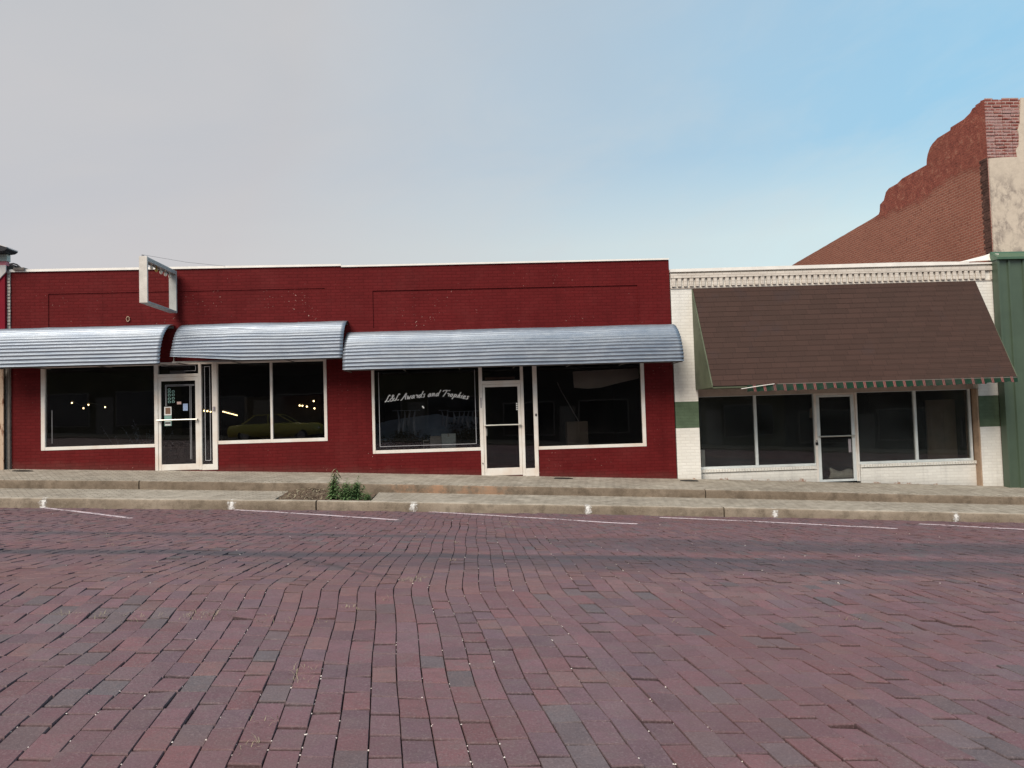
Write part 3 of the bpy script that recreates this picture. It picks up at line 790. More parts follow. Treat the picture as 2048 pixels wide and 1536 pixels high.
# ================================================================== left red shop
XL, XM, XR = -10.425, -3.0, 4.712
shopA = empty('red_brick_shop', ((XL+XM)/2, 0, base_z(-6.7)), 'dark red painted brick shop under the empty sign box and two curved tin awnings', 'shop')
topA = lambda x: lerp(5.115, 5.105, (x-XL)/(XM-XL))
b = MB()
wall(b, XL, XM, -1.2, topA, 0.0, .25, [(-9.77,-7.25,1.045,2.97,None), (-7.25,-5.85,base_z(-6.6)+.01,2.97,None), (-5.85,-3.37,1.065,2.97,None),
     (-9.60,-3.37,3.70,4.60,.016)])
b.build('wall', M['red_brick'], shopA)
b = MB(); b.prism_y([(XL-.02,5.115),(XM+.02,5.105),(XM+.02,5.15),(XL-.02,5.172)], -.035, .27); b.build('coping', M['white_metal'], shopA)
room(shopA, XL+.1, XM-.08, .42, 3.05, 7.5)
w, ps = window(shopA, -9.77, -7.25, 1.045, 2.97, .088, .012, .075, .06)
pinlines(w, [(-9.55,-9.542,1.2,1.95)])
b = MB()   # door jambs, header bar, sidelight rails
zt = base_z(-6.6)+.012
b.box(-7.25,-7.178,-.015,.10,zt,2.97,ch=.004); b.box(-6.268,-6.205,-.015,.10,zt,2.97,ch=.004); b.box(-5.965,-5.852,-.018,.10,zt-.01,2.97,ch=.005)
b.box(-7.178,-6.268,-.010,.09,2.63,2.70,ch=.004); b.box(-7.178,-6.268,-.010,.09,2.91,2.97,ch=.004); b.box(-6.205,-5.965,-.010,.09,2.91,2.97,ch=.004)
b.box(-6.205,-5.965,-.012,.09,zt-.01,.62,ch=.004)
df = b.build('door_frame', M['frame'], shopA)
b = MB(); b.box(-5.945,-5.90,-.045,-.018,1.83,1.93,ch=.006); b.build('lock_box', M['st_grey'], df)
t = pane(df, -7.18,-6.266,2.698,2.912,.04); t.name = 'transom_pane'
b = MB(); b.box(-6.93,-6.58,.05,.056,2.71,2.78); b.build('notice', M['st_grey'], t)
pinlines(t, [(-7.12,-6.34,2.905-.02,2.897), (-6.35,-6.338,2.76,2.885), (-6.6,-6.35,2.76,2.772)], .038)
sl = pane(df, -6.207,-5.963,.618,2.912,.04); sl.name = 'sidelight_pane'
pinlines(sl, frame_lines(-6.15,-6.02,.70,2.86), .036)
b = MB()
zd = zt+.008
b.box(-7.174,-7.112,-.004,.045,zd,2.626,ch=.004); b.box(-6.345,-6.272,-.004,.045,zd,2.626,ch=.004)
b.box(-7.112,-6.345,-.002,.045,zd,.645,ch=.004); b.box(-7.112,-6.345,-.002,.045,2.54,2.626,ch=.004)
door = b.build('door', M['frame'], shopA)
pane(door, -7.115,-6.342,.642,2.543,.016)
b = MB(); b.tube([(-7.19,-.07,1.652),(-6.285,-.07,1.652)], .016, 8); b.box(-7.165,-7.13,-.07,-.004,1.635,1.67); b.box(-6.325,-6.29,-.07,-.004,1.635,1.67); b.build('push_bar', M['bar'], door, smooth=False)
pinlines(door, [(-7.02,-7.010,1.97,2.455),(-6.995,-6.988,1.97,2.43),(-7.01,-6.36,2.445,2.455),(-6.988,-6.36,2.42,2.428),(-6.475,-6.467,.75,2.42),(-6.447,-6.439,.75,2.42)], .012)
for cx, zs in ((-6.93,(2.345,2.285,2.215,2.135,2.065)), (-6.842,(2.30,2.225,2.145,2.07))):   # two columns of ring stickers
    for cz in zs:
        b = MB()
        for k in range(10):
            a0, a1 = 6.2832*k/10, 6.2832*(k+1)/10
            if k == 7: continue
            b.face([(cx+.018*math.cos(a0),.009,cz+.018*math.sin(a0)),(cx+.018*math.cos(a1),.009,cz+.018*math.sin(a1)),(cx+.034*math.cos(a1),.009,cz+.031*math.sin(a1)),(cx+.034*math.cos(a0),.009,cz+.031*math.sin(a0))])
        b.build('ring_sticker', M['st_green'], door)
for nm, mt, r in (('notice','white_vinyl',(-7.045,-6.885,1.76,1.955)), ('notice','st_green',(-7.045,-6.885,1.52,1.752)), ('notice','st_blue',(-6.625,-6.52,1.855,2.015)), ('notice','st_pink',(-6.76,-6.665,2.005,2.065))):
    b = MB(); b.box(r[0], r[1], .008, .012, r[2], r[3]); o = b.build(nm, M[mt], door)
    if mt == 'white_vinyl':
        k = MB(); k.box(r[0]+.025, r[1]-.02, .005, .007, r[2]+.03, r[3]-.02); k.build('picture', M['st_brown'], door)
    if mt == 'st_green':
        k = MB(); k.box(r[0]+.015, r[1]-.02, .005, .007, r[2]+.01, r[2]+.1); k.build('picture', M['white_vinyl'], door)
        k = MB(); k.box(r[0]+.02, r[1]-.025, .001, .004, r[2]+.05, r[2]+.085); k.build('picture', M['dark_void'], door)
window(shopA, -5.85, -3.37, 1.065, 2.97, .012, .068, .078, .06, mull=(-4.633,), mw=.052)
# sash line joining door post: done with post above

# ================================================================== right red shop
shopB = empty('red_brick_shop', ((XM+XR)/2, 0, base_z(.8)), 'dark red painted brick trophy shop with script lettering on its window', 'shop')
topB = lambda x: lerp(5.078, 5.10, (x-XM)/(XR-XM))
b = MB()
wall(b, XM, XR, -1.4, topB, 0.0, .25, [(-2.345,.14,.735,2.95,None), (.14,1.475,base_z(.8)+.005,2.95,None), (1.475,4.02,.708,2.95,None), (-2.275,3.94,3.645,4.515,.022)])
b.build('wall', M['red_brick'], shopB)
b = MB(); b.prism_y([(XM+.02,5.078),(XR-.03,5.10),(XR+.02,5.135),(XM+.02,5.118)], -.035, .27); b.build('coping', M['white_metal'], shopB)
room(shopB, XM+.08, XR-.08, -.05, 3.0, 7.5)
wB, psB = window(shopB, -2.345, .14, .735, 2.95, .062, .012, .075, .06)
pinlines(wB, frame_lines(-2.19, .045, .89, 2.62, .012)[:3])
# --- script lettering on the glass
G = {
 'L': ([[(.52,.80),(.50,.97),(.40,.96),(.30,.72),(.20,.35),(.08,.06),(.0,-.02),(.06,.08),(.22,.08),(.42,.0),(.56,.08)]], .56),
 '&': ([[(.66,.0),(.50,.10),(.24,.60),(.24,.84),(.36,.92),(.44,.76),(.26,.50),(.04,.26),(.08,.02),(.30,.0),(.62,.46)]], .66),
 'A': ([[(-.12,-.10),(.04,-.02),(.22,.35),(.50,.95),(.52,.5),(.54,.04),(.64,.02)], [(.14,.34),(.36,.40),(.60,.38)]], .66),
 'w': ([[(.02,.42),(.10,.48),(.08,.12),(.16,.0),(.28,.34),(.28,.06),(.38,.0),(.50,.46),(.60,.42)]], .56),
 'a': ([[(.40,.44),(.24,.48),(.06,.22),(.10,.0),(.26,.10),(.40,.44),(.36,.08),(.50,.06)]], .48),
 'r': ([[(.02,.42),(.14,.50),(.18,.38),(.34,.44),(.28,.10),(.38,.02)]], .38),
 'd': ([[(.38,.42),(.22,.46),(.06,.22),(.10,.0),(.26,.10),(.42,.50),(.54,.98),(.40,.40),(.38,.06),(.50,.04)]], .50),
 's': ([[(.36,.42),(.24,.50),(.14,.40),(.26,.24),(.24,.06),(.12,.0),(.0,.08)]], .40),
 'n': ([[(.0,.40),(.10,.48),(.06,.02),(.14,.28),(.30,.48),(.34,.34),(.32,.06),(.44,.06)]], .46),
 'T': ([[(.0,.72),(.06,.92),(.40,.98),(.80,.92),(.92,1.0)], [(.50,.96),(.42,.5),(.28,.06),(.18,.0)]], .62),
 'o': ([[(.24,.46),(.08,.30),(.08,.06),(.22,.0),(.34,.20),(.30,.42),(.20,.44),(.40,.40)]], .42),
 'p': ([[(.08,.50),(.10,.2),(.0,-.38)], [(.08,.22),(.24,.48),(.38,.36),(.30,.06),(.12,.04)]], .44),
 'h': ([[(.26,.96),(.16,.5),(.04,.0),(.14,.28),(.30,.46),(.34,.32),(.30,.06),(.42,.04)]], .44),
 'i': ([[(.04,.42),(.12,.46),(.08,.08),(.20,.04)], [(.17,.66),(.20,.70)]], .22),
 'e': ([[(.04,.22),(.30,.30),(.26,.48),(.12,.44),(.06,.18),(.14,.0),(.38,.10)]], .38)}
def smooth_path(p, k=5):
    out = []
    for i in range(len(p)-1):
        a, b_, c, d = p[max(0,i-1)], p[i], p[i+1], p[min(len(p)-1,i+2)]
        for s in range(k):
            t = s/k
            out.append(tuple(.5*((2*b_[q])+(-a[q]+c[q])*t+(2*a[q]-5*b_[q]+4*c[q]-d[q])*t*t+(-a[q]+3*b_[q]-3*c[q]+d[q])*t**3) for q in (0,1)))
    out.append(p[-1]); return out
def lettering(parent, text, x0, x1, zfun, cap, y, slant=.34):
    adv = []; w = 0
    for ch in text:
        adv.append(w); w += (.30 if ch == ' ' else G[ch][1]+.06)
    k = (x1-x0)/w; b = MB(); cnt = [0]
    for ch, a in zip(text, adv):
        if ch == ' ': continue
        ax = x0 + a*k; sl = (zfun(ax+.08)-zfun(ax-.08))/.16; ang = math.atan(sl)*.9
        for st in G[ch][0]:
            P = [(q[0]*k + q[1]*cap*slant, q[1]*cap) for q in smooth_path(st)]
            P = [(ax + u*math.cos(ang) - v*math.sin(ang), zfun(ax) + u*math.sin(ang) + v*math.cos(ang)) for u, v in P]
            n_ = len(P); Lf = []; Rt = []
            for k_, p in enumerate(P):
                a_, c_ = P[max(0, k_-1)], P[min(n_-1, k_+1)]
                dx, dz = c_[0]-a_[0], c_[1]-a_[1]; L = math.hypot(dx, dz)+1e-9; nx, nz_ = -dz/L, dx/L
                wd = cap*(.042 + .038*abs(dx*.35+dz*.94)/L)*(.55 if k_ in (0, n_-1) else 1)
                cnt[0] += 1; yy = y - cnt[0]*2.2e-6
                Lf.append((p[0]+nx*wd, yy, p[1]+nz_*wd)); Rt.append((p[0]-nx*wd, yy, p[1]-nz_*wd))
            b.raw(Lf+Rt, [(n_+k_, n_+k_+1, k_+1, k_) for k_ in range(n_-1)])
    return b.build('lettering', M['white_vinyl'], parent)
def arcz(x):   # the line of writing rises to the middle and falls again
    pts = [(-2.05,1.925),(-1.72,1.962),(-1.12,2.012),(-.89,2.026),(-.54,2.008),(-.10,1.922)]
    for (a, za), (c, zc) in zip(pts, pts[1:]):
        if x <= c: return lerp(za, zc, (x-a)/(c-a))
    return pts[-1][1] + (x+.10)*-.2
lettering(wB, 'L&L Awards and Trophies', -2.045, -.115, arcz, .145, .030)
b = MB(); b.prism_y([(-1.205,1.795),(-1.165,1.745),(-1.14,1.762),(-1.18,1.815)], .030, .032); b.build('paper_scrap', M['white_vinyl'], wB)
b = MB(); zt = base_z(.8)+.008
b.box(.14,.212,-.015,.10,zt,2.95,ch=.004); b.box(1.098,1.168,-.015,.10,zt-.02,2.95,ch=.004); b.box(1.388,1.475,-.018,.10,zt-.04,2.95,ch=.005)
b.box(.212,1.098,-.010,.09,2.262,2.345,ch=.004); b.box(.212,1.098,-.010,.09,2.89,2.95,ch=.004); b.box(1.168,1.388,-.010,.09,2.89,2.95,ch=.004)
b.box(1.168,1.388,-.012,.09,zt-.03,.285,ch=.004)
df = b.build('door_frame', M['frame'], shopB)
b = MB(); b.box(1.425,1.462,-.035,-.018,1.49,1.55,ch=.005); b.box(1.436,1.451,-.040,-.035,1.51,1.53); b.build('lock_box', M['black'], df)
b = MB(); b.box(.155,.188,-.019,-.015,1.72,1.96); b.build('faded_label', M['st_grey'], df)
b = MB(); b.box(.165,.185,-.030,-.015,.42,.45); b.build('bolt', M['black'], df)
t = pane(df, .21,1.10,2.343,2.892,.04); t.name = 'transom_pane'
b = MB(); b.box(.28,.98,.05,.056,2.375,2.43); b.build('notice', M['st_brown'], t)
sl = pane(df, 1.166,1.39,.283,2.892,.04); sl.name = 'sidelight_pane'
b = MB()
b.box(.216,.268,-.004,.045,zt+.006,2.257,ch=.004); b.box(1.03,1.094,-.004,.045,zt+.006,2.257,ch=.004)
b.box(.268,1.03,-.002,.045,zt+.006,.315,ch=.004); b.box(.268,1.03,-.002,.045,2.2,2.257,ch=.004)
door = b.build('door', M['frame'], shopB)
pane(door, .265,1.033,.312,2.203,.016)
b = MB(); b.tube([(.225,-.07,1.31),(1.085,-.07,1.31)], .016, 8); b.box(.24,.275,-.07,-.004,1.293,1.327); b.box(1.04,1.075,-.07,-.004,1.293,1.327); b.build('push_bar', M['bar'], door)
b = MB(); b.box(.275,.292,.006,.012,1.07,1.24); b.build('lock_plate', M['bar'], door)
b = MB()
for k, zz in enumerate((1.80,1.755,1.71,1.665)): b.box(.985,1.018+.003*(k % 2),.009,.012,zz-.015,zz+.012)
b.build('small_characters', M['white_vinyl'], door)
w4, ps4 = window(shopB, 1.475, 4.02, .708, 2.95, .012, .080, .075, .06)

# ================================================================== white shop
shopC = empty('white_brick_shop', (8.67, 0, base_z(8.67)), 'white painted brick shop with green bands on its pillars and a shingled awning', 'shop')
XC0, XC1 = 4.735, 12.610
topC = lambda x: lerp(4.79, 4.83, (x-XC0)/(XC1-XC0))
b = MB()
wall(b, XC0, XC1, -1.9, topC, 0.0, .24, [(5.29, 12.108, -1.9, 2.16, None)])
wallC = b.build('wall', M['white_brick'], shopC)
b = MB()   # the low walls under the windows, set back between the pillars
for x0, x1 in ((5.29, 8.150), (9.222, 12.108)):
    b.box(x0+.002, x1, .19, .40, -1.6, .02); b.box(x0+.002, x1, .17, .40, .028, .105)
    k = x0+.02
    while k < x1-.07:
        b.box(k, k+.058, .150, .169, .032, .102, ch=.006); k += .068
b.build('sill_wall', M['white_brick'], shopC)
b = MB(); b.box(5.292, 12.106, .185, .30, 1.838, 2.158); b.build('header_board', M['header'], shopC)
b = MB(); b.box(12.075, 12.106, .012, .235, base_z(12.1)-.05, 1.835); b.build('return_board', M['tan_board'], shopC)
# cornice: plain band, row of header bricks, drip course
b = MB(); zc = lambda x: lerp(0, .04, (x-XC0)/(XC1-XC0))
nb = 54
for k in range(nb):
    xa = lerp(XC0+.02, XC1-.15, k/nb); wdt = .086*random.uniform(.94, 1.05)
    b.box(xa, xa+wdt, -.058, -.001, 4.445+zc(xa)*.9, 4.640+zc(xa), ch=.005)
b.prism_y([(XC0,4.648),(XC1,4.688),(XC1,4.789),(XC0,4.752)], -.064, -.001)
b.prism_y([(XC0,4.400),(XC1,4.440),(XC1,4.476),(XC0,4.438)], -.020, -.001)
b.box(XC1-.06, XC1+.03, -.036, .1, 4.47, 4.70)
b.build('cornice', M['white_brick_up'], shopC)
b = MB()
b.prism_y([(XC0-.015,4.794),(XC1-.6,4.829),(XC1-.6,4.90),(10.5,4.915),(XC0-.015,4.862)], -.078, .26)
b.prism_y([(XC1-.6,4.832),(XC1+.05,4.842),(XC1+.05,4.872),(XC1-.6,4.876)], -.072, .26)
b.build('coping', M['white_metal'], shopC)
b = MB()   # bent flashing sheet folded up to the tall wall
b.raw([(11.75,-.03,4.905),(12.62,-.06,4.935),(12.66,-.22,5.05),(12.60,.02,5.10),(12.3,.2,5.0)], [(0,1,2,3,4)])
b.raw([(11.75,-.03,4.893),(12.62,-.06,4.923),(12.66,-.22,5.038),(12.60,.02,5.088),(12.3,.2,4.988)], [(4,3,2,1,0)])
b.build('flashing', M['white_metal'], shopC)
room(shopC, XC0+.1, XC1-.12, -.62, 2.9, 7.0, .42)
for x0, x1, m_, fl, fr in ((5.294, 8.150, 6.722, .045, .005), (9.208, 12.04, 10.652, .012, .045)):
    window(shopC, x0, x1, .108, 1.836, fl, fr, .055, .012, mull=(m_,), y0=.2, y1=.29, mw=.062, mat='glass_dusty', fmat='frame_in')
b = MB(); zt = base_z(8.7)+.01-.0
b.box(8.152,8.205,.185,.30,zt,1.836,ch=.004); b.box(9.165,9.207,.185,.30,zt-.01,1.836,ch=.004); b.box(9.13,9.164,.21,.30,zt-.01,1.836,ch=.003)
b.box(8.205,9.13,.19,.30,1.79,1.836,ch=.004)
df = b.build('door_frame', M['frame'], shopC)
b = MB()
b.box(8.207,8.285,.198,.245,zt,1.787,ch=.004); b.box(9.058,9.128,.198,.245,zt,1.787,ch=.004); b.box(8.285,9.058,.20,.245,zt,-.235,ch=.004); b.box(8.285,9.058,.20,.245,1.74,1.787,ch=.004)
door = b.build('door', M['frame_in'], shopC)
pane(door, 8.283,9.06,-.237,1.742,.22,'glass_dusty')
b = MB(); b.tube([(8.225,.135,.80),(9.10,.135,.80)], .016, 8); b.box(8.235,8.265,.135,.198,.785,.815); b.box(9.07,9.1,.135,.198,.785,.815); b.build('push_bar', M['bar'], door)
b = MB(); b.box(8.14,8.20,.150,.186,.60,.665,ch=.008); b.tube([(8.15,.165,.665),(8.15,.165,.70),(8.17,.165,.715),(8.19,.165,.70),(8.19,.165,.665)], .006, 6); b.build('padlock', M['black'], door)
b = MB(); b.box(8.965,9.03,.214,.22,.40,.72); b.build('lock_plate', M['st_grey'], door)

# ================================================================== awnings
def tin_awning(label, x0, x1, zt, zb, p, bent=0, seam=(), left_frame=True):
    aw = empty('tin_awning', ((x0+x1)/2, 0, zt), label, 'awning', 'curved corrugated tin awnings')
    b = MB(); H = zt-zb; per = 17; sub = 8; n = per*sub; xs = frange(x0, x1, .09)
    vs = []
    for x in xs:
        dent = .022*nz(x*.7, 2.0, x0) 
        for k in range(n+1):
            t = k/n; th = t*math.pi/2*.985
            s, c = math.sin(th), math.cos(th)
            A = .0180*min(1, .06+t*1.5)*(.45 if (bent and t < .45 and nz(x*.35, t*3, 4) > .12) else 1)
            w = A*math.cos(2*math.pi*per*t) + dent*(.5+t) + .006*nz(x*2.2, t*5, 1)
            y = -(p)*s - w*s; z = zb + H*c + w*c
            if bent and t > .78:      # torn lower corner folding outwards and up
                g = max(0, 1-(x-x0)/1.5)*((t-.78)/.22); z += .115*g; y -= .05*g
            for (sx) in seam:
                if x > sx: y -= .0045*s; z += .0045*c
            vs.append((x, min(y, .005), z))
    m_ = n+1
    b.raw(vs, [(i*m_+j, i*m_+j+1, (i+1)*m_+j+1, (i+1)*m_+j) for i in range(len(xs)-1) for j in range(n)])
    o = b.build('tin_sheet', M['galv'], aw, smooth=True)
    sd = o.modifiers.new('thickness', 'SOLIDIFY'); sd.thickness = .004; sd.offset = 1
    ribs = frange(x0+.05, x1-.05, 1.25)
    for x in ribs:
        k = MB(); k.tube([(x, -(p-.045)*math.sin(t)-.0, zb+(H-.045)*math.cos(t)) for t in [math.pi/2*q/10 for q in range(11)]] , .014, 6)
        k.tube([(x, -.02, zb+.02), (x, -(p-.045), zb+.012)], .011, 6); k.build('rib', M['galv_frame'], aw)
    k = MB(); k.box(x0+.02, x1-.02, -.05, -.004, zt-.075, zt-.018); k.box(x0+.02, x1-.02, -(p-.03), -(p-.055), zb+.0, zb+.035); k.build('ledger', M['galv_frame'], aw)
    return aw
tin_awning('silvery tin awning running out of the picture above the far left shop window', -10.95, -6.79, 3.815, 2.862, .85, seam=(-9.6, -7.9))
tin_awning('tin awning with a bent torn corner over the left shop door and its right window', -6.56, -2.845, 3.805, 2.885, .85, bent=1, seam=(-5.4, -4.0))
tin_awning('longest and lowest tin awning, over the trophy shop', -2.84, 4.72, 3.545, 2.605, .95, seam=(-.4, 2.0, 4.1))

aw = empty('shingled_awning', (8.7, 0, 4.43), 'steep brown shingled awning with green ends and striped valance', 'awning')
AX0, AX1, AZ, AP = 5.262, 12.17, 2.045, 1.25
ztop = lambda x: lerp(4.405, 4.46, (x-AX0)/(AX1-AX0))
b = MB(); rows = 19; xs = frange(AX0, AX1, .165)
for r in range(rows):
    f0, f1 = r/rows, (r+1)/rows      # from the eave up
    cols = []
    for x in xs:
        zt = ztop(x); zb_ = lerp(2.03, 2.06, (x-AX0)/(AX1-AX0))
        e = .006*nz(x*1.1, r*.9, 2) + .003*nz(x*6, r*3, 5)
        def P(f, lift):
            return (x, -AP*(1-f) - lift*.885, zb_ + (zt-zb_)*f + lift*.465)
        cols.append((P(f0 + e*.18, .004), P(f0 + e*.18, .009+abs(e)*.6), P(min(1, f1+.004), .006)))
    m_ = len(xs)
    vs = [v for c in cols for v in c]
    b.raw(vs, [(3*i+j, 3*i+3+j, 3*i+4+j, 3*i+1+j) for i in range(m_-1) for j in (0,1)])
    for c in (cols[0], cols[-1]): b.face(c)
b.build('shingle_roof', M['shingle'], aw)
b = MB()   # plywood deck under the shingles and the flat soffit
b.raw([(AX0,-AP,2.026),(AX1,-AP,2.056),(AX1,-.004,4.455),(AX0,-.004,4.40),(AX0,-AP+.05,2.02),(AX1,-AP+.05,2.05),(AX1,-.004,4.36),(AX0,-.004,4.31)],
      [(0,3,2,1),(4,5,6,7),(0,1,5,4),(3,7,6,2)])
b.build('deck', M['grime_edge'], aw)
for x in (AX0, AX1):
    b = MB(); s = -.028 if x == AX0 else .002
    b.prism_x([(-.004,1.995),(-AP+.0,2.005),(-AP+.0,2.06),(-.004,4.39)], x+s, x+s+.026); b.build('end_panel', M['green_board'], aw)
b = MB(); b.box(AX0+.0, AX1-.0, -AP+.012, -AP+.05, 1.985, 2.022); b.box(AX0, AX1, -AP+.05, -.004, 2.0, 2.012); b.build('soffit', M['green_board'], aw)
def valance(x0, x1):
    b = MB(); n = int((x1-x0)/.0188); vs = []
    for k in range(n+1):
        x = lerp(x0, x1, k/n); ph = ((x-.03) % .2255)/.2255
        low = .135 + .016*abs(math.sin(math.pi*ph)) + .012*nz(x*4, 1, 3) - .03*max(0, nz(x*1.7, 4, 8)-.25)*2
        fl = .010*math.sin(2*math.pi*ph) + .018*nz(x*1.2, 6, 2)
        z0 = lerp(2.032, 2.062, (x-AX0)/(AX1-AX0))
        if x < x0+.35: fl -= .03*(1-(x-x0)/.35)
        if x > 11.45 : low -= .02+.03*max(0, nz(x*7, 2, 2))
        for q in range(4): vs.append((x, -AP-.022-fl*q/3-.004*q, z0-low*q/3))
    b.raw(vs, [(4*k+j, 4*k+4+j, 4*k+5+j, 4*k+1+j) for k in range(n) for j in range(3)])
    o = b.build('valance', M['valance'], aw); sd = o.modifiers.new('thickness', 'SOLIDIFY'); sd.thickness = .003; return o
valance(6.02, AX1+.005)
b = MB(); b.tube([(5.86,-AP-.09,1.955),(6.25,-AP-.07,2.005),(6.62,-AP-.04,2.045)], .009, 6); b.build('loose_trim', M['white_metal'], aw)
b = MB(); b.box(6.7, AX1, -AP-.030, -AP-.018, 2.036, 2.050); b.build('edge_trim', M['grey_post'], aw)

# ================================================================== tall brick building at the right
tall = empty('tall_brick_building', (16, 4, base_z(13)), 'tall old brick building with crumbling stepped parapet, cream stucco front and green metal cladding', 'building')
XT = 12.640
prof = [(14.0,6.95),(11.3,7.12),(5.02,7.38),(4.98,7.50),(4.93,7.64),(4.70,7.76),(4.55,7.92),(4.40,8.02),(2.44,8.10),(2.42,8.22),(2.37,8.35),(2.24,8.47),(2.13,8.58),(1.34,8.64),(1.31,8.70),(.50,8.75),(.42,8.82),(.14,8.85),(.10,8.875),(-.03,8.88)]
pts = []
for (a, c) in zip(prof, prof[1:]):       # ragged broken edge
    n = max(1, int(abs(a[0]-c[0])/.22))
    for k in range(n):
        y, z = lerp(a[0], c[0], k/n), lerp(a[1], c[1], k/n)
        st = round(z/.0685)*.0685 if y < 5.2 else z
        pts.append((y + .030*nz(z*9, y*3, 1), st + (.008*nz(y*7, 2, 7) if y < 5.2 else .010*nz(y*6, 2, 7))))
pts.append(prof[-1])
b = MB(); b.prism_x([(14.0,-2.0)] + pts + [(-.03,-2.0)], XT, XT+.35)
b.box(XT+.35, 21, 13.6, 14.0, -2, 6.9); b.box(21, 21.3, -.0, 14, -2.5, 8.6)
b.build('side_wall', M['raw_brick'], tall)
b = MB()   # corner strip of darker end bricks
zz = 5.12
while zz < 7.40:
    o_ = .05 if int(zz/.0775) % 2 else .0
    b.box(XT-.014-random.uniform(0,.010), XT-.0005, -.028, .20+o_, zz, zz+.0655, ch=.004); zz += .0685
b.build('corner_bricks', M['corner_brick'], tall)
b = MB(); b.box(XT+.001, 21, -.031, .3, 4.6, 8.875)
zz = 7.44
while zz < 8.85:
    xa = XT; h = .0705
    while xa < XT+.80:
        w_ = .205; d_ = random.uniform(0, .022)
        if random.random() > .06: b.box(xa, min(xa+w_, XT+.86), -.045-d_, -.032, zz, zz+h, ch=.005)
        xa += .216
    zz += .0775
b.build('front_brick', M['front_brick'], tall)
b = MB()   # stucco skin with a broken edge round the exposed bricks
edge = [(XT+.72,7.44),(XT+.70,7.60),(XT+.78,7.72),(XT+.80,7.95),(XT+.78,8.10),(XT+.84,8.25),(XT+.86,8.55),(XT+.90,8.90)]
poly = [(XT+.012,4.95),(21,4.95),(21,8.90)] + edge[::-1] + [(XT+.35,7.43),(XT+.012,7.41)]
b.prism_y(poly, -.075, -.032)
b.build('stucco_front', M['stucco'], tall)
GX0 = 12.582; zb = base_z(12.8)-.06
b = MB()
prof_ = []
x = GX0
while x < 20.9:
    for (dx, dy) in ((0,0),(.27,0),(.285,-.035),(.335,-.035),(.35,0)): prof_.append((x+dx, -.20+dy))
    x += .365
prof_ = prof_ + [(prof_[-1][0], -.05), (GX0, -.05)]
b.prism_z(prof_, -1.6, 4.90); b.build('metal_cladding', M['green_metal'], tall)
b = MB(); b.prism_x([(-.032,4.90),(-.30,4.90),(-.30,4.955),(-.275,4.965),(-.09,5.085),(-.076,5.12),(-.032,5.12)], GX0-.02, 21); b.build('cap_flashing', M['green_cap'], tall)
b = MB(); b.box(GX0-.004, GX0+.05, -.262, -.203, -1.6, 4.897); b.build('corner_trim', M['green_metal'], tall)
b = MB(); b.box(XT+.36, 20.9, .35, 13.5, 6.0, 6.1); b.build('roof', M['flat_roof'], tall)

# ================================================================== neighbour at the left edge
nb = empty('neighbouring_shop', (-13, 0, base_z(-12)), 'shop at the left edge with bright red panel, pale diagonal trim and rust streaked boards', 'shop')
b = MB(); b.box(-10.535, -10.428, -.02, .25, -.6, 5.16); 
zz = 3.9
while zz < 5.1:
    b.box(-10.475-random.uniform(0,.02), -10.428+random.uniform(.0,.014), -.036, -.02, zz, zz+.062, ch=.006); zz += .0735
b.build('brick_pilaster', M['side_white'], nb)
b = MB(); b.box(-18, -10.537, .0, 6, -.4, 5.35); b.build('wall', M['opp_wall'], nb)
b = MB(); b.box(-18, -10.50, -.10, -.001, 3.0, 5.18); b.build('red_panel', M['red_panel'], nb)
b = MB(); b.box(-18, -10.455, -.125, -.003, 5.255, 5.345); b.build('pink_panel', M['pink_panel'], nb)
b = MB(); b.box(-18, -10.43, -.14, .0, 5.345, 5.50); b.build('fascia', M['grey_green_trim'], nb)
b = MB(); b.prism_y([(-10.46,5.255),(-10.46,5.10),(-10.85,4.68),(-10.95,4.68),(-10.95,4.80),(-10.62,5.18),(-10.62,5.255)], -.135, -.102); b.build('diagonal_trim', M['pale_trim'], nb)
b = MB()
b.prism_y([(-10.45,5.505),(-10.33,5.52),(-10.268,5.56),(-10.272,5.588),(-10.45,5.645),(-10.9,5.78),(-18,6.2),(-18,5.505)], -.42, .0)
b.build('eave', M['dark_roof'], nb)
b = MB(); b.raw([(-18,-.43,6.21),(-10.45,-.43,5.652),(-10.27,-.43,5.592),(-10.27,.02,5.592),(-10.45,.02,5.652),(-18,.02,6.21),(-18,-.43,6.24),(-10.45,-.43,5.672),(-10.27,-.43,5.604),(-10.27,.02,5.604),(-10.45,.02,5.672),(-18,.02,6.24)],
   [(6,7,10,11),(7,8,9,10),(0,1,7,6),(1,2,8,7),(2,3,9,8)]); b.build('roof', M['pale_trim'], nb)
b = MB(); b.box(-18, -10.515, -.14, -.11, -.3, 2.9); b.build('boarding', M['rusty_board'], nb)
b = MB(); b.box(-10.478, -10.428, -.06, -.021, -.3, 3.0); b.build('corner_post', M['grey_post'], nb)

fl = empty('flood_light', (-10.2, .05, 5.17), 'grey flood light on a curved arm at the left end of the red parapet', 'light')
b = MB(); b.box(-10.33, -10.085, -.09, .10, 5.145, 5.205, ch=.008); b.build('lamp_box', M['grey_post'], fl)
b = MB(); b.tube([(-10.43,-.02,5.30),(-10.36,-.02,5.31),(-10.28,-.02,5.285),(-10.22,-.02,5.235),(-10.19,-.02,5.20)], .017, 8); b.tube([(-10.43,-.02,5.30),(-10.36,-.02,5.26),(-10.33,-.02,5.20)], .014, 8); b.build('arm', M['grey_post'], fl)

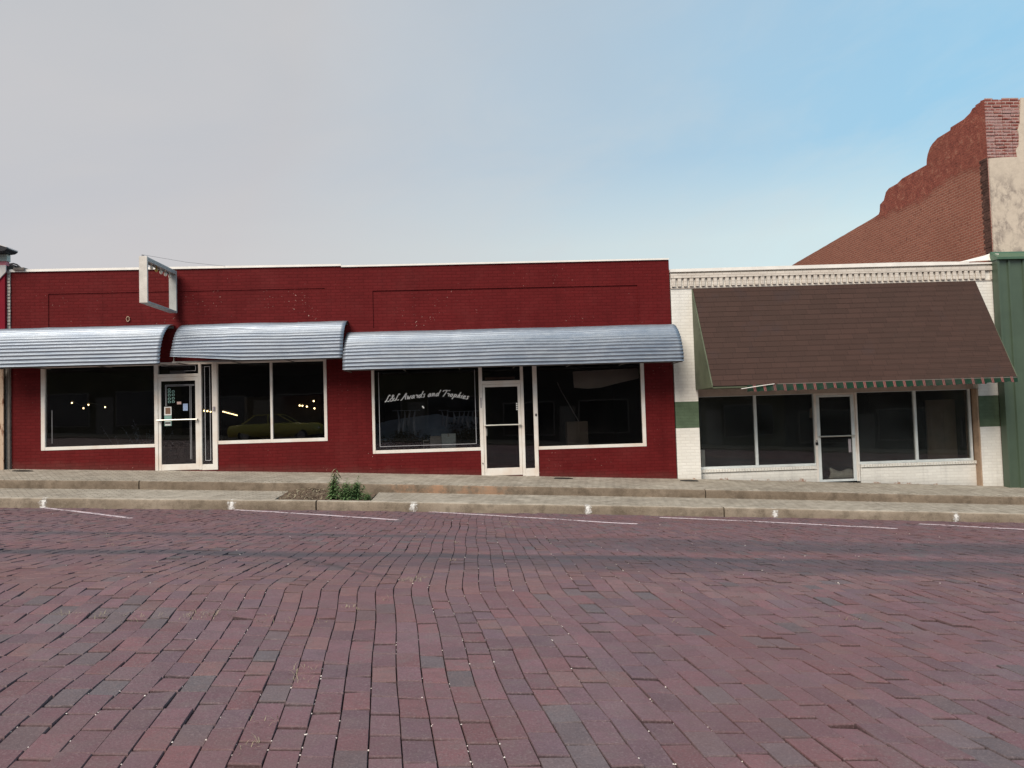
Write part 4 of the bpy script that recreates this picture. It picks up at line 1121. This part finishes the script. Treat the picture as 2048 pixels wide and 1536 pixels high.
# ================================================================== empty sign box
sg = empty('sign_frame', (-6.77, 0, 4.55), 'empty pale metal sign box with a row of bulbs, sticking out from the red wall', 'sign')
SX0, SX1, SZ0, SZ1, SY0, SY1 = -6.852, -6.684, 4.08, 5.045, -1.72, -.10
b = MB()
b.box(SX0, SX1, SY0, SY0+.05, SZ0, SZ1+.01, ch=.006)
b.build('front_post', M['sign_metal'], sg)
b = MB(); b.box(SX0, SX1, SY1-.05, SY1, SZ0, SZ1, ch=.006); b.build('back_post', M['sign_in'], sg)
b = MB(); b.box(SX0+.003, SX1-.003, SY0+.051, SY1-.051, SZ1-.05, SZ1, ch=.004); b.box(SX0+.003, SX0+.02, SY0+.051, SY1-.051, SZ1-.085, SZ1-.051); b.box(SX1-.02, SX1-.003, SY0+.051, SY1-.051, SZ1-.085, SZ1-.051); b.build('top_rail', M['sign_in'], sg)
b = MB(); b.box(SX0+.003, SX1-.003, SY0+.051, SY1-.051, SZ0, SZ0+.045, ch=.004); b.build('bottom_rail', M['sign_in'], sg)
for k in range(6):
    y = lerp(SY0+.18, SY1-.20, k/5); b = MB(); x = (SX0+SX1)/2
    b.ball((x, y, SZ1-.155), .036, 10, 8, 1.25); b.tube([(x,y,SZ1-.05),(x,y,SZ1-.125)], .014, 8)
    b.build('bulb', M['bulb_amber' if k == 2 else 'bulb_white'], sg, smooth=True)
b = MB(); b.tube([(SX0+.06,SY0+.02,SZ1+.01),(SX0+.06,SY0+.02,SZ1+.045)], .009, 6); b.tube([(SX0+.09,SY0+.02,SZ1+.01),(SX0+.09,SY0+.02,SZ1+.04)], .009, 6); b.build('hook', M['wire'], sg)
b = MB(); b.tube([(SX0+.075,SY0+.02,SZ1+.04),(-6.2,-.85,5.09),(-5.6,.0,5.155)], .0032, 5); b.tube([(SX0+.06,SY0+.02,SZ1+.0),(-7.05,-.85,5.06),(-7.12,.0,5.155)], .0035, 5); b.build('guy_wire', M['wire'], sg)
for za in (SZ1-.2, SZ0+.1):
    b = MB(); b.box(SX0+.04, SX1-.04, SY1, -.003, za, za+.1); b.build('bracket', M['sign_in'], sg)

# scraps of old paint / anchor left on the red wall
b = MB()
for k in range(14):
    t = 6.2832*k/14; 
    b.ball((-7.83+.032*math.cos(t)*(1.2 if k % 2 else .9), -.004, 3.985+.055*math.sin(t)), .013, 5, 4)
o = b.build('old_anchor_hole', M['tan_board'], shopA)

# ================================================================== things in the windows
def slab_thing(name, mat, x0, x1, y0, y1, z0, z1, label, cat, group=None, ch=.006):
    b = MB(); b.box(x0, x1, y0, y1, z0, z1, ch=ch)
    return tag(b.build(name, mat, loc=((x0+x1)/2, (y0+y1)/2, z0)), label, cat, group)
# display floor behind the trophy shop's glass
b = MB(); b.box(-2.30, .10, .14, 1.15, .60, .745); tag(b.build('display_platform', M['dark_void'], loc=(-1.1,.6,.6)), 'dark low platform behind the trophy shop window', 'platform')
def carton(label, mat, x0, x1, y0, y1, z0, z1):
    t = empty('carton', ((x0+x1)/2, (y0+y1)/2, z0), label, 'box', 'boxes in the trophy shop window')
    b = MB(); b.box(x0, x1, y0, y1, z0, z1, ch=.004); b.build('body', mat, t)
    b = MB(); b.box((x0+x1)/2-.025, (x0+x1)/2+.025, y0+.01, y1-.01, z1+.001, z1+.004); b.box((x0+x1)/2-.02, (x0+x1)/2+.02, y0-.003, y0-.001, z1-.07, z1); b.build('tape', M['carton'], t)
carton('grey carton behind the trophy shop window', M['carton'], -1.055, -.80, .45, .75, .747, 1.085)
carton('pale green carton, the tallest box behind the trophy shop window', M['carton_pale'], -.785, -.45, .42, .75, .747, 1.135)
b = MB(); fr = (-1.225,-1.085,.922,1.005)
t = empty('picture_frame', (-1.155,.5,.747), 'small pale frame lying left of the cartons in the trophy shop window', 'frame')
b.box(-1.225,-1.205,.5,.52,.747,1.0); b.box(-1.205,-1.085,.5,.52,.9,.925); b.box(-1.205,-1.085,.5,.52,.98,1.0); b.build('frame', M['carton'], t)
b = MB(); b.box(-1.204,-1.086,.522,.527,.926,.979); b.build('backing', M['board_dark'], t)
b = MB(); vs = []
pl = [(-2.40,.76),(.09,.76),(.09,1.50),(-.25,1.56),(-.55,1.52),(-.9,1.62),(-1.5,1.56),(-2.05,1.50),(-2.40,1.42)]  # added sheet whose colour paints in the grey-blue reflection
b.prism_y(pl, 1.18, 1.21); tag(b.build('backdrop', M['reflection_blue'], loc=(-1.1,1.2,.76)), 'blue grey backboard added for the reflection in the trophy shop window', 'board')
def dark_silhouette(x, y, H, W, n, label):  # added silhouettes stand in for dark shapes reflected in the glass
    b = MB()
    for _ in range(n):
        a = random.gauss(0, .5); L = H*random.uniform(.4, 1); x0 = x+random.gauss(0, W*.4)
        p = Vector((x0, y+random.uniform(-.08,.08), .747)); d = Vector((math.sin(a)*.7, random.uniform(-.15,.15), 1)).normalized()
        b.tube([p, p+d*L*.5, p+d*L+Vector((math.sin(a)*.05,0,-.02))], [.006,.005,.002], 4)
        for q in range(7): leaf(b, p+d*L*random.uniform(.3,1), Vector((random.uniform(-1,1), random.uniform(-.4,.4), random.uniform(-.2,1))), random.uniform(.06,.13), .022, .4)
    tag(b.build('plant_shape', M['silhouette_dark'], loc=(x, y, .747)), label, 'plant', 'added dark silhouettes for the reflection in the trophy shop window')
dark_silhouette(-1.78, .92, .55, .42, 60, 'widest added dark silhouette for the reflection, at the left end of the trophy shop window')
dark_silhouette(-1.22, .95, .42, .22, 34, 'added dark silhouette for the reflection, just behind the small pale frame')
dark_silhouette(-.18, .95, .78, .28, 70, 'tall added dark silhouette for the reflection, right of the pale green carton')
def streak(x, y, ztop_, n, W, L, label):  # added strips mimic pale streaks in the glass
    b = MB()
    for k in range(n):
        xx = x+(k-(n-1)/2)*W/n; l = L*random.uniform(.6, 1); w0, w1 = .010, random.uniform(.03, .055); m_ = 8; vs = []
        for q in range(m_+1):
            f = q/m_; c = xx+.03*math.sin(f*3+k); ww = lerp(w0, w1, f)*(1-.7*max(0, f-.7)/.3)
            vs += [(c-ww, y+.02*math.sin(f*5+k), ztop_-l*f), (c, y-.02+.02*math.sin(f*5+k), ztop_-l*f), (c+ww, y+.02*math.sin(f*5+k), ztop_-l*f)]
        b.raw(vs, [(3*q+j, 3*q+1+j, 3*q+4+j, 3*q+3+j) for q in range(m_) for j in (0,1)])
    b.tube([(x-W*.6, y, ztop_), (x+W*.6, y, ztop_)], .006, 5)
    tag(b.build('added_streaks', M['pale_shape'], loc=(x, y, ztop_)), label, 'pale_shape', 'pale strips added to mimic marks in the trophy shop window')
streak(-1.62, .70, 1.72, 4, .55, .62, 'pale gauze strips added to mimic marks in the glass above the widest silhouette')
streak(-.72, .72, 1.70, 2, .22, .5, 'narrow pale gauze strips added to mimic marks in the glass above the pale green carton')
streak(-.25, .70, 1.66, 5, .62, .42, 'short pale gauze strips added to mimic marks in the glass above the tall silhouette')

b = MB(); pl = [(2.41,2.54),(4.02,2.58),(4.02,2.33),(3.6,2.25),(3.07,2.13),(2.75,2.115),(2.43,2.15)]
b.prism_y(pl, .55, .575); tag(b.build('hanging_board', M['sheet'], loc=(3.2,.56,2.55)), 'cream board sagging inside the top of the right trophy shop window', 'board')
b = MB(); b.tube([(2.10,1.25,2.32),(2.20,1.2,2.08),(2.23,1.19,2.02),(2.60,1.05,1.30)], .010, 6); tag(b.build('leaning_stick', M['stick'], loc=(2.6,1.05,1.3)), 'thin bent stick leaning on a dim brown carton', 'stick')
b = MB(); t = empty('carton', (2.55,1.2,.0), 'dim brown carton under the leaning stick', 'box')
b.box(2.28, 2.80, 1.0, 1.4, -.045, 1.33, ch=.01); b.build('body', M['carton_brown'], t)
b = MB(); b.box(2.52,2.57,1.02,1.38,1.331,1.335); b.build('tape', M['carton'], t)

slab_thing('white_box', M['frame_in'], 5.40, 5.50, .34, .48, .02, .565, 'narrow white box behind the far left pane of the white shop', 'box')
slab_thing('brown_board', M['carton_brown'], 11.25, 12.0, .75, .80, -.3, 1.6, 'dim brown board behind the far right pane of the white shop', 'board')
b = MB(); m_, n_ = 14, 10; vs = []
for i in range(m_+1):
    for j in range(n_+1):
        u, v = i/m_, j/n_; x = lerp(8.50, 9.13, u)
        topz = -.245 + lerp(.285, .20, u) + .03*math.sin(u*9) - .05*math.exp(-((u-.3)/.2)**2)
        bulge = math.sin(math.pi*v)*.10*(.6+.4*math.sin(math.pi*u))
        vs.append((x+(.05*(v) if u < .1 else 0), .33-bulge+.012*nz(u*6, v*6, 2)+.05*v, lerp(-.245, topz, v)))
b.raw(vs, [(i*(n_+1)+j, (i+1)*(n_+1)+j, (i+1)*(n_+1)+j+1, i*(n_+1)+j+1) for i in range(m_) for j in range(n_)])
o = b.build('sandbag', M['sack'], loc=(8.8,.36,-.25), smooth=True); tag(o, 'dirty white sack slumped inside the bottom of the white shop door', 'sack')
sd = o.modifiers.new('thickness', 'SOLIDIFY'); sd.thickness = .05; sd.offset = -1
b = MB(); b.box(8.2, 9.15, .31, .6, -.62, -.25); tag(b.build('door_step', M['dark_floor'], loc=(8.7,.45,-.62)), 'dark threshold slab inside the white shop door', 'step')
b = MB(); b.prism_y([(8.36,1.24),(8.55,1.28),(8.53,1.45),(8.45,1.52),(8.38,1.47)], .9, .95); tag(b.build('hanging_paper', M['tan_board'], loc=(8.45,.92,1.5)), 'faint tan paper hanging behind the white shop door', 'paper')

b = MB(); b.box(-6.50,-6.33,.60,.605,1.27,1.72); b.raw([(-6.50,.604,1.27),(-6.33,.604,1.30),(-6.34,.56,1.22),(-6.49,.55,1.16)], [(0,1,2,3)]); tag(b.build('paper_poster', M['pale_shape'], loc=(-6.4,.6,1.27)), 'faint pale poster behind the left pane of the two-pane window', 'poster')
def pale_plant(x, y, z0, H, W, n, label):
    b = MB()
    for _ in range(n):
        a = random.gauss(0, .35); L = H*random.uniform(.3, 1); p = Vector((x+random.gauss(0, W*.35), y+random.uniform(-.1,.1), z0)); d = Vector((math.sin(a), random.uniform(-.2,.2), 1)).normalized()
        b.tube([p, p+d*L], [.004, .002], 4)
        for q in range(6): leaf(b, p+d*L*random.uniform(.4,1), Vector((random.uniform(-1,1), random.uniform(-.5,.5), random.uniform(-.4,1))), random.uniform(.04,.09), .014, .3)
    tag(b.build('plant_shape', M['pale_shape'], loc=(x, y, z0)), label, 'plant')
pale_plant(-7.75, .7, .60, 1.15, .5, 40, 'faint pale dried stems low in the right corner of the far left shop window')
# warm lights inside the left shop
def lights(label, pts, r, tube=False):
    c = pts[0]; t = empty('string_light', c, label, 'string light', 'warm lights inside the left red shop')
    b = MB(); b.tube([(p[0], p[1], p[2]+.05) for p in pts], .005, 4); b.build('cable', M['wire'], t)
    for p in pts:
        b = MB(); b.ball(p, r, 8, 6); b.build('bulb', M['lit_bulb'], t, smooth=True)
lights('four scattered warm bulbs glowing in the far left shop window', [(-9.9,1.6,2.16),(-9.62,1.6,2.02),(-9.5,1.6,2.10),(-9.1,1.6,2.03)], .018)
lights('close row of warm bulbs glowing low beside the left shop door', [(-7.25+.08*k,3.0,1.90-.012*k+.012*math.sin(k)) for k in range(4)], .022)
lights('sloping row of warm bulbs in the left pane of the two-pane window', [(-6.68+.045*k,3.0,1.86-.0135*k) for k in range(9)], .016)
lights('cluster of warm bulbs in the right pane of the two-pane window', [(-4.66,3.0,1.964),(-4.585,3.0,1.955),(-4.47,3.0,1.93),(-4.285,3.0,2.07),(-4.27,3.0,1.875)], .021)
slab_thing('notice_board', M['board_dark'], -6.3, -4.2, 3.6, 3.65, 1.5, 2.25, 'dim board leaning deep inside the two-pane window', 'board')
slab_thing('shop_counter', M['board_dark'], -9.6, -7.4, 3.4, 4.0, .42, 1.45, 'dark counter deep inside the far left shop window', 'counter')

# ================================================================== across the street (seen only in the glass)
def opp(name, x0, x1, H, mat, label, door_x):
    z0 = road_z((x0+x1)/2, -23.9)
    t = empty(name, ((x0+x1)/2, -28, z0), label, 'building', 'shops across the street mirrored in the glass')
    b = MB(); b.box(x0, x1, -36, -28, z0-1.5, z0+H); b.build('wall', M[mat], t)
    b = MB(); b.box(x0-.05, x1+.05, -28.12, -27.9, z0+H-.001, z0+H+.15); b.build('coping', M['pale_trim'], t)
    for k in range(2):
        xa = lerp(x0, x1, .08+.5*k); xb = xa+(x1-x0)*.34
        b = MB(); b.box(xa, xb, -28.0, -27.93, z0+.6, z0+2.6); o = b.build('window', M['grey_post'], t)
        b = MB(); b.box(xa+.08, xb-.08, -27.93, -27.92, z0+.68, z0+2.52); b.build('pane', M['car_glass'], o)
    b = MB(); b.box(door_x, door_x+.95, -28.0, -27.94, z0+.1, z0+2.3); b.build('door', M['grey_post'], t)
xs_ = [-46, -35, -26, -17, -8, 1, 10, 19, 29, 42]
for k, (a, c) in enumerate(zip(xs_, xs_[1:])):
    opp('opposite_shop', a, c-.02, (5.6,6.2,5.2,5.8,5.4,6.0,5.3,6.1,5.5)[k], 'opp_wall' if k % 2 else 'opp_tan', 'dim %s shopfront across the street, mirrored in the glass, %s' % (('olive','brown')[k % 2], ('furthest uphill','next to the furthest uphill one','third from the uphill end','behind the yellow car','facing the left shop door','facing the trophy shop','facing the white shop','facing the tall building','furthest downhill')[k]), (a+c)/2-.4)
b = MB(); p = strip('x', None, frange(-45, 45, 1.5), [(-28.1,.18),(-24.0,.12),(-24.0,-.6),(-28.1,-.6)], ''); z_ = road_z(0,-24)-zx(0)
b.raw([(v[0], v[1], v[2]+z_-.0) for v in p.v], p.f); tag(b.build('opposite_sidewalk', M['kerb_stone']), kind='structure')

def car(x, y, label):
    z0 = road_z(x, y)
    t = empty('parked_car', (x, y, z0), label, 'car')
    secs = [(-2.3,.35,.75,.62),(-2.15,.30,.86,.80),(-1.5,.26,.92,.88),(-.75,.24,.95,.90),(.6,.24,.97,.90),(1.3,.26,.96,.88),(2.05,.30,.92,.80),(2.28,.36,.78,.66)]
    b = MB(); rings = []
    for (sx, zl, zh, hw) in secs:
        rings.append([(x+sx, y-hw, z0+zl), (x+sx, y-hw-.04, z0+(zl+zh)/2), (x+sx, y-hw+.05, z0+zh), (x+sx, y, z0+zh+.03), (x+sx, y+hw-.05, z0+zh), (x+sx, y+hw+.04, z0+(zl+zh)/2), (x+sx, y+hw, z0+zl)])
    n = 7; vs = [v for r in rings for v in r]
    fs = [(i*n+k, i*n+(k+1) % n, (i+1)*n+(k+1) % n, (i+1)*n+k) for i in range(len(rings)-1) for k in range(n)] + [tuple(range(n))[::-1], tuple(range((len(rings)-1)*n, len(rings)*n))]
    b.raw(vs, fs); b.build('body', M['car_paint'], t, smooth=True)
    b = MB(); base = [(-1.55,.93),(.95,.98),(.25,1.40),(-.95,1.38)]
    def cab(bb, inset, z_in):
        q = []
        for (sx, sz), hw in zip(base, (.80,.80,.62,.62)): q.append((sx, sz, hw))
        for s in (-1, 1): pass
        A = [(x+sx, y-hw, z0+sz) for sx, sz, hw in q]; B = [(x+sx, y+hw, z0+sz) for sx, sz, hw in q]
        bb.raw(A+B, [(0,1,2,3),(7,6,5,4),(0,3,7,4),(1,5,6,2),(3,2,6,7)])
    cab(b, 0, 0); b.build('cabin', M['car_glass'], t)
    b = MB(); b.box(x-1.0, x+.3, y-.63, y+.63, z0+1.385, z0+1.42, ch=.012)
    for s in (-1, 1):
        b.tube([(x-.25,y+s*.80,z0+.96),(x-.28,y+s*.63,z0+1.39)], .035, 6); b.tube([(x+.95,y+s*.79,z0+.97),(x+.26,y+s*.62,z0+1.39)], .03, 6); b.tube([(x-1.55,y+s*.79,z0+.93),(x-.97,y+s*.62,z0+1.39)], .05, 6)
    b.build('roof', M['car_paint'], t)
    for sx in (-1.4, 1.42):
        for s in (-1, 1):
            b = MB(); ring = [(x+sx+.32*math.cos(a), z0+.32+.32*math.sin(a)) for a in [6.2832*k/20 for k in range(20)]]
            b.prism_y(ring, y+s*.80-.1, y+s*.80+.1); w = b.build('wheel', M['tyre'], t)
            b = MB(); ring = [(x+sx+.2*math.cos(a), z0+.32+.2*math.sin(a)) for a in [6.2832*k/16 for k in range(16)]]
            b.prism_y(ring, y+s*.905-.004, y+s*.905+.004); b.build('rim', M['rim'], w)
    for s in (-1, 1):
        b = MB(); b.box(x+2.2, x+2.29, y+s*.55-.14, y+s*.55+.14, z0+.62, z0+.74, ch=.02); b.build('headlight', M['bulb_white'], t)
car(-10.2, -22.6, 'yellow two-door car parked across the street, mirrored in the two-pane window')

# ------------------------------------------------------------------ sky, sun, camera
SUN_EL, SUN_AZ = 43.0, 212.0       # behind the photographer, to the left
world = bpy.data.worlds.new('World'); scene.world = world; world.use_nodes = True
nt = world.node_tree; bg = nt.nodes['Background']; nodes = nt.nodes
class WN(N):
    def __init__(s): s.nt = nt; s._pos = nodes.new('ShaderNodeTexCoord').outputs['Generated']
w = WN()
sky = w.node('ShaderNodeTexSky', sky_type='NISHITA'); sky.sun_disc = False; sky.sun_elevation = R(SUN_EL); sky.sun_rotation = R(SUN_AZ)
sky.air_density = 1.0; sky.dust_density = 1.6; sky.ozone_density = 2.0
BGS = .10
dx, dy, dz = w.sep(w.pos)
nzv = w.noise(1.4, 5, .55, vec=w.scaled(1, 1, 2.2), dist=.35)
nz2 = w.noise(4.0, 5, .6, vec=w.scaled(1, 1, 2.6), dist=.5)
ax = w.math('ADD', dx, w.math('MULTIPLY', w.math('SUBTRACT', nzv, .5), .34))
ax = w.math('ADD', ax, w.math('MULTIPLY', w.math('SUBTRACT', .28, dz), .42))
cl = w.map(ax, -.24, .52, 1, 0)                       # cloud sheet on the left, clear to the right
warm = w.map(dz, .12, .55)
cloud = w.mix(warm, (3.86, 3.82, 4.18), (3.60, 3.70, 3.82))
cloud = w.mix(w.math('MULTIPLY', w.map(nzv, .30, .62), .60), cloud, (4.55, 4.25, 4.15))
clear = w.ramp(w.map(dz, .0, .62), [(0.0, (.74,.84,.82)), (.34, (.66,.82,.84)), (.5, (.36,.64,.84)), (1.0, (.27,.56,.82))])
clear10 = w.mix(1.0, clear, (7.1, 7.1, 7.1), 'MULTIPLY')
base = w.mix(.92, sky.outputs[0], clear10)
st = w.noise(2.2, 6, .6, vec=w.scaled(1.6, 1, 4.5, vec=w.comb(w.math('ADD', dx, w.math('MULTIPLY', dz, .9)), dy, w.math('SUBTRACT', dz, w.math('MULTIPLY', dx, .35)))), dist=.4)
wisps = w.math('MULTIPLY', w.map(st, .42, .68), w.map(dz, .5, .1, .12, .6))
base = w.mix(wisps, base, (4.6, 5.2, 5.4))
front = w.map(dy, -.2, .35)
skyc = w.mix(w.math('MULTIPLY', cl, .92), base, cloud)
w.link(skyc, bg.inputs['Color']); bg.inputs['Strength'].default_value = BGS

sun = bpy.data.lights.new('Sun', 'SUN'); sun.energy = 2.9; sun.angle = R(34); sun.color = (1.0, .90, .78)
so = bpy.data.objects.new('Sun', sun); COL.objects.link(so)
sd = Vector((math.sin(R(SUN_AZ))*math.cos(R(SUN_EL)), math.cos(R(SUN_AZ))*math.cos(R(SUN_EL)), math.sin(R(SUN_EL))))
so.rotation_euler = (-sd).to_track_quat('-Z', 'Y').to_euler(); so.location = (0, -30, 30)

cam = bpy.data.cameras.new('Camera'); cam.sensor_width = 36; cam.lens = 36*1547/2048; cam.clip_end = 3000; cam.clip_start = .05
co = bpy.data.objects.new('Camera', cam); COL.objects.link(co)
yaw, pitch, roll = .05026, .04197, .02988
f = Vector((math.sin(yaw)*math.cos(pitch), math.cos(yaw)*math.cos(pitch), math.sin(pitch)))
r = Vector((math.cos(yaw), -math.sin(yaw), 0)); u = r.cross(f)
r2 = r*math.cos(roll) - u*math.sin(roll); u2 = r*math.sin(roll) + u*math.cos(roll)
from mathutils import Matrix
co.matrix_world = Matrix(((r2.x, u2.x, -f.x, 0), (r2.y, u2.y, -f.y, -18.0), (r2.z, u2.z, -f.z, 1.5), (0,0,0,1)))
scene.camera = co
scene.view_settings.view_transform = 'Standard'; scene.view_settings.look = 'None'
scene.view_settings.exposure = 0.5; scene.view_settings.gamma = 1.0
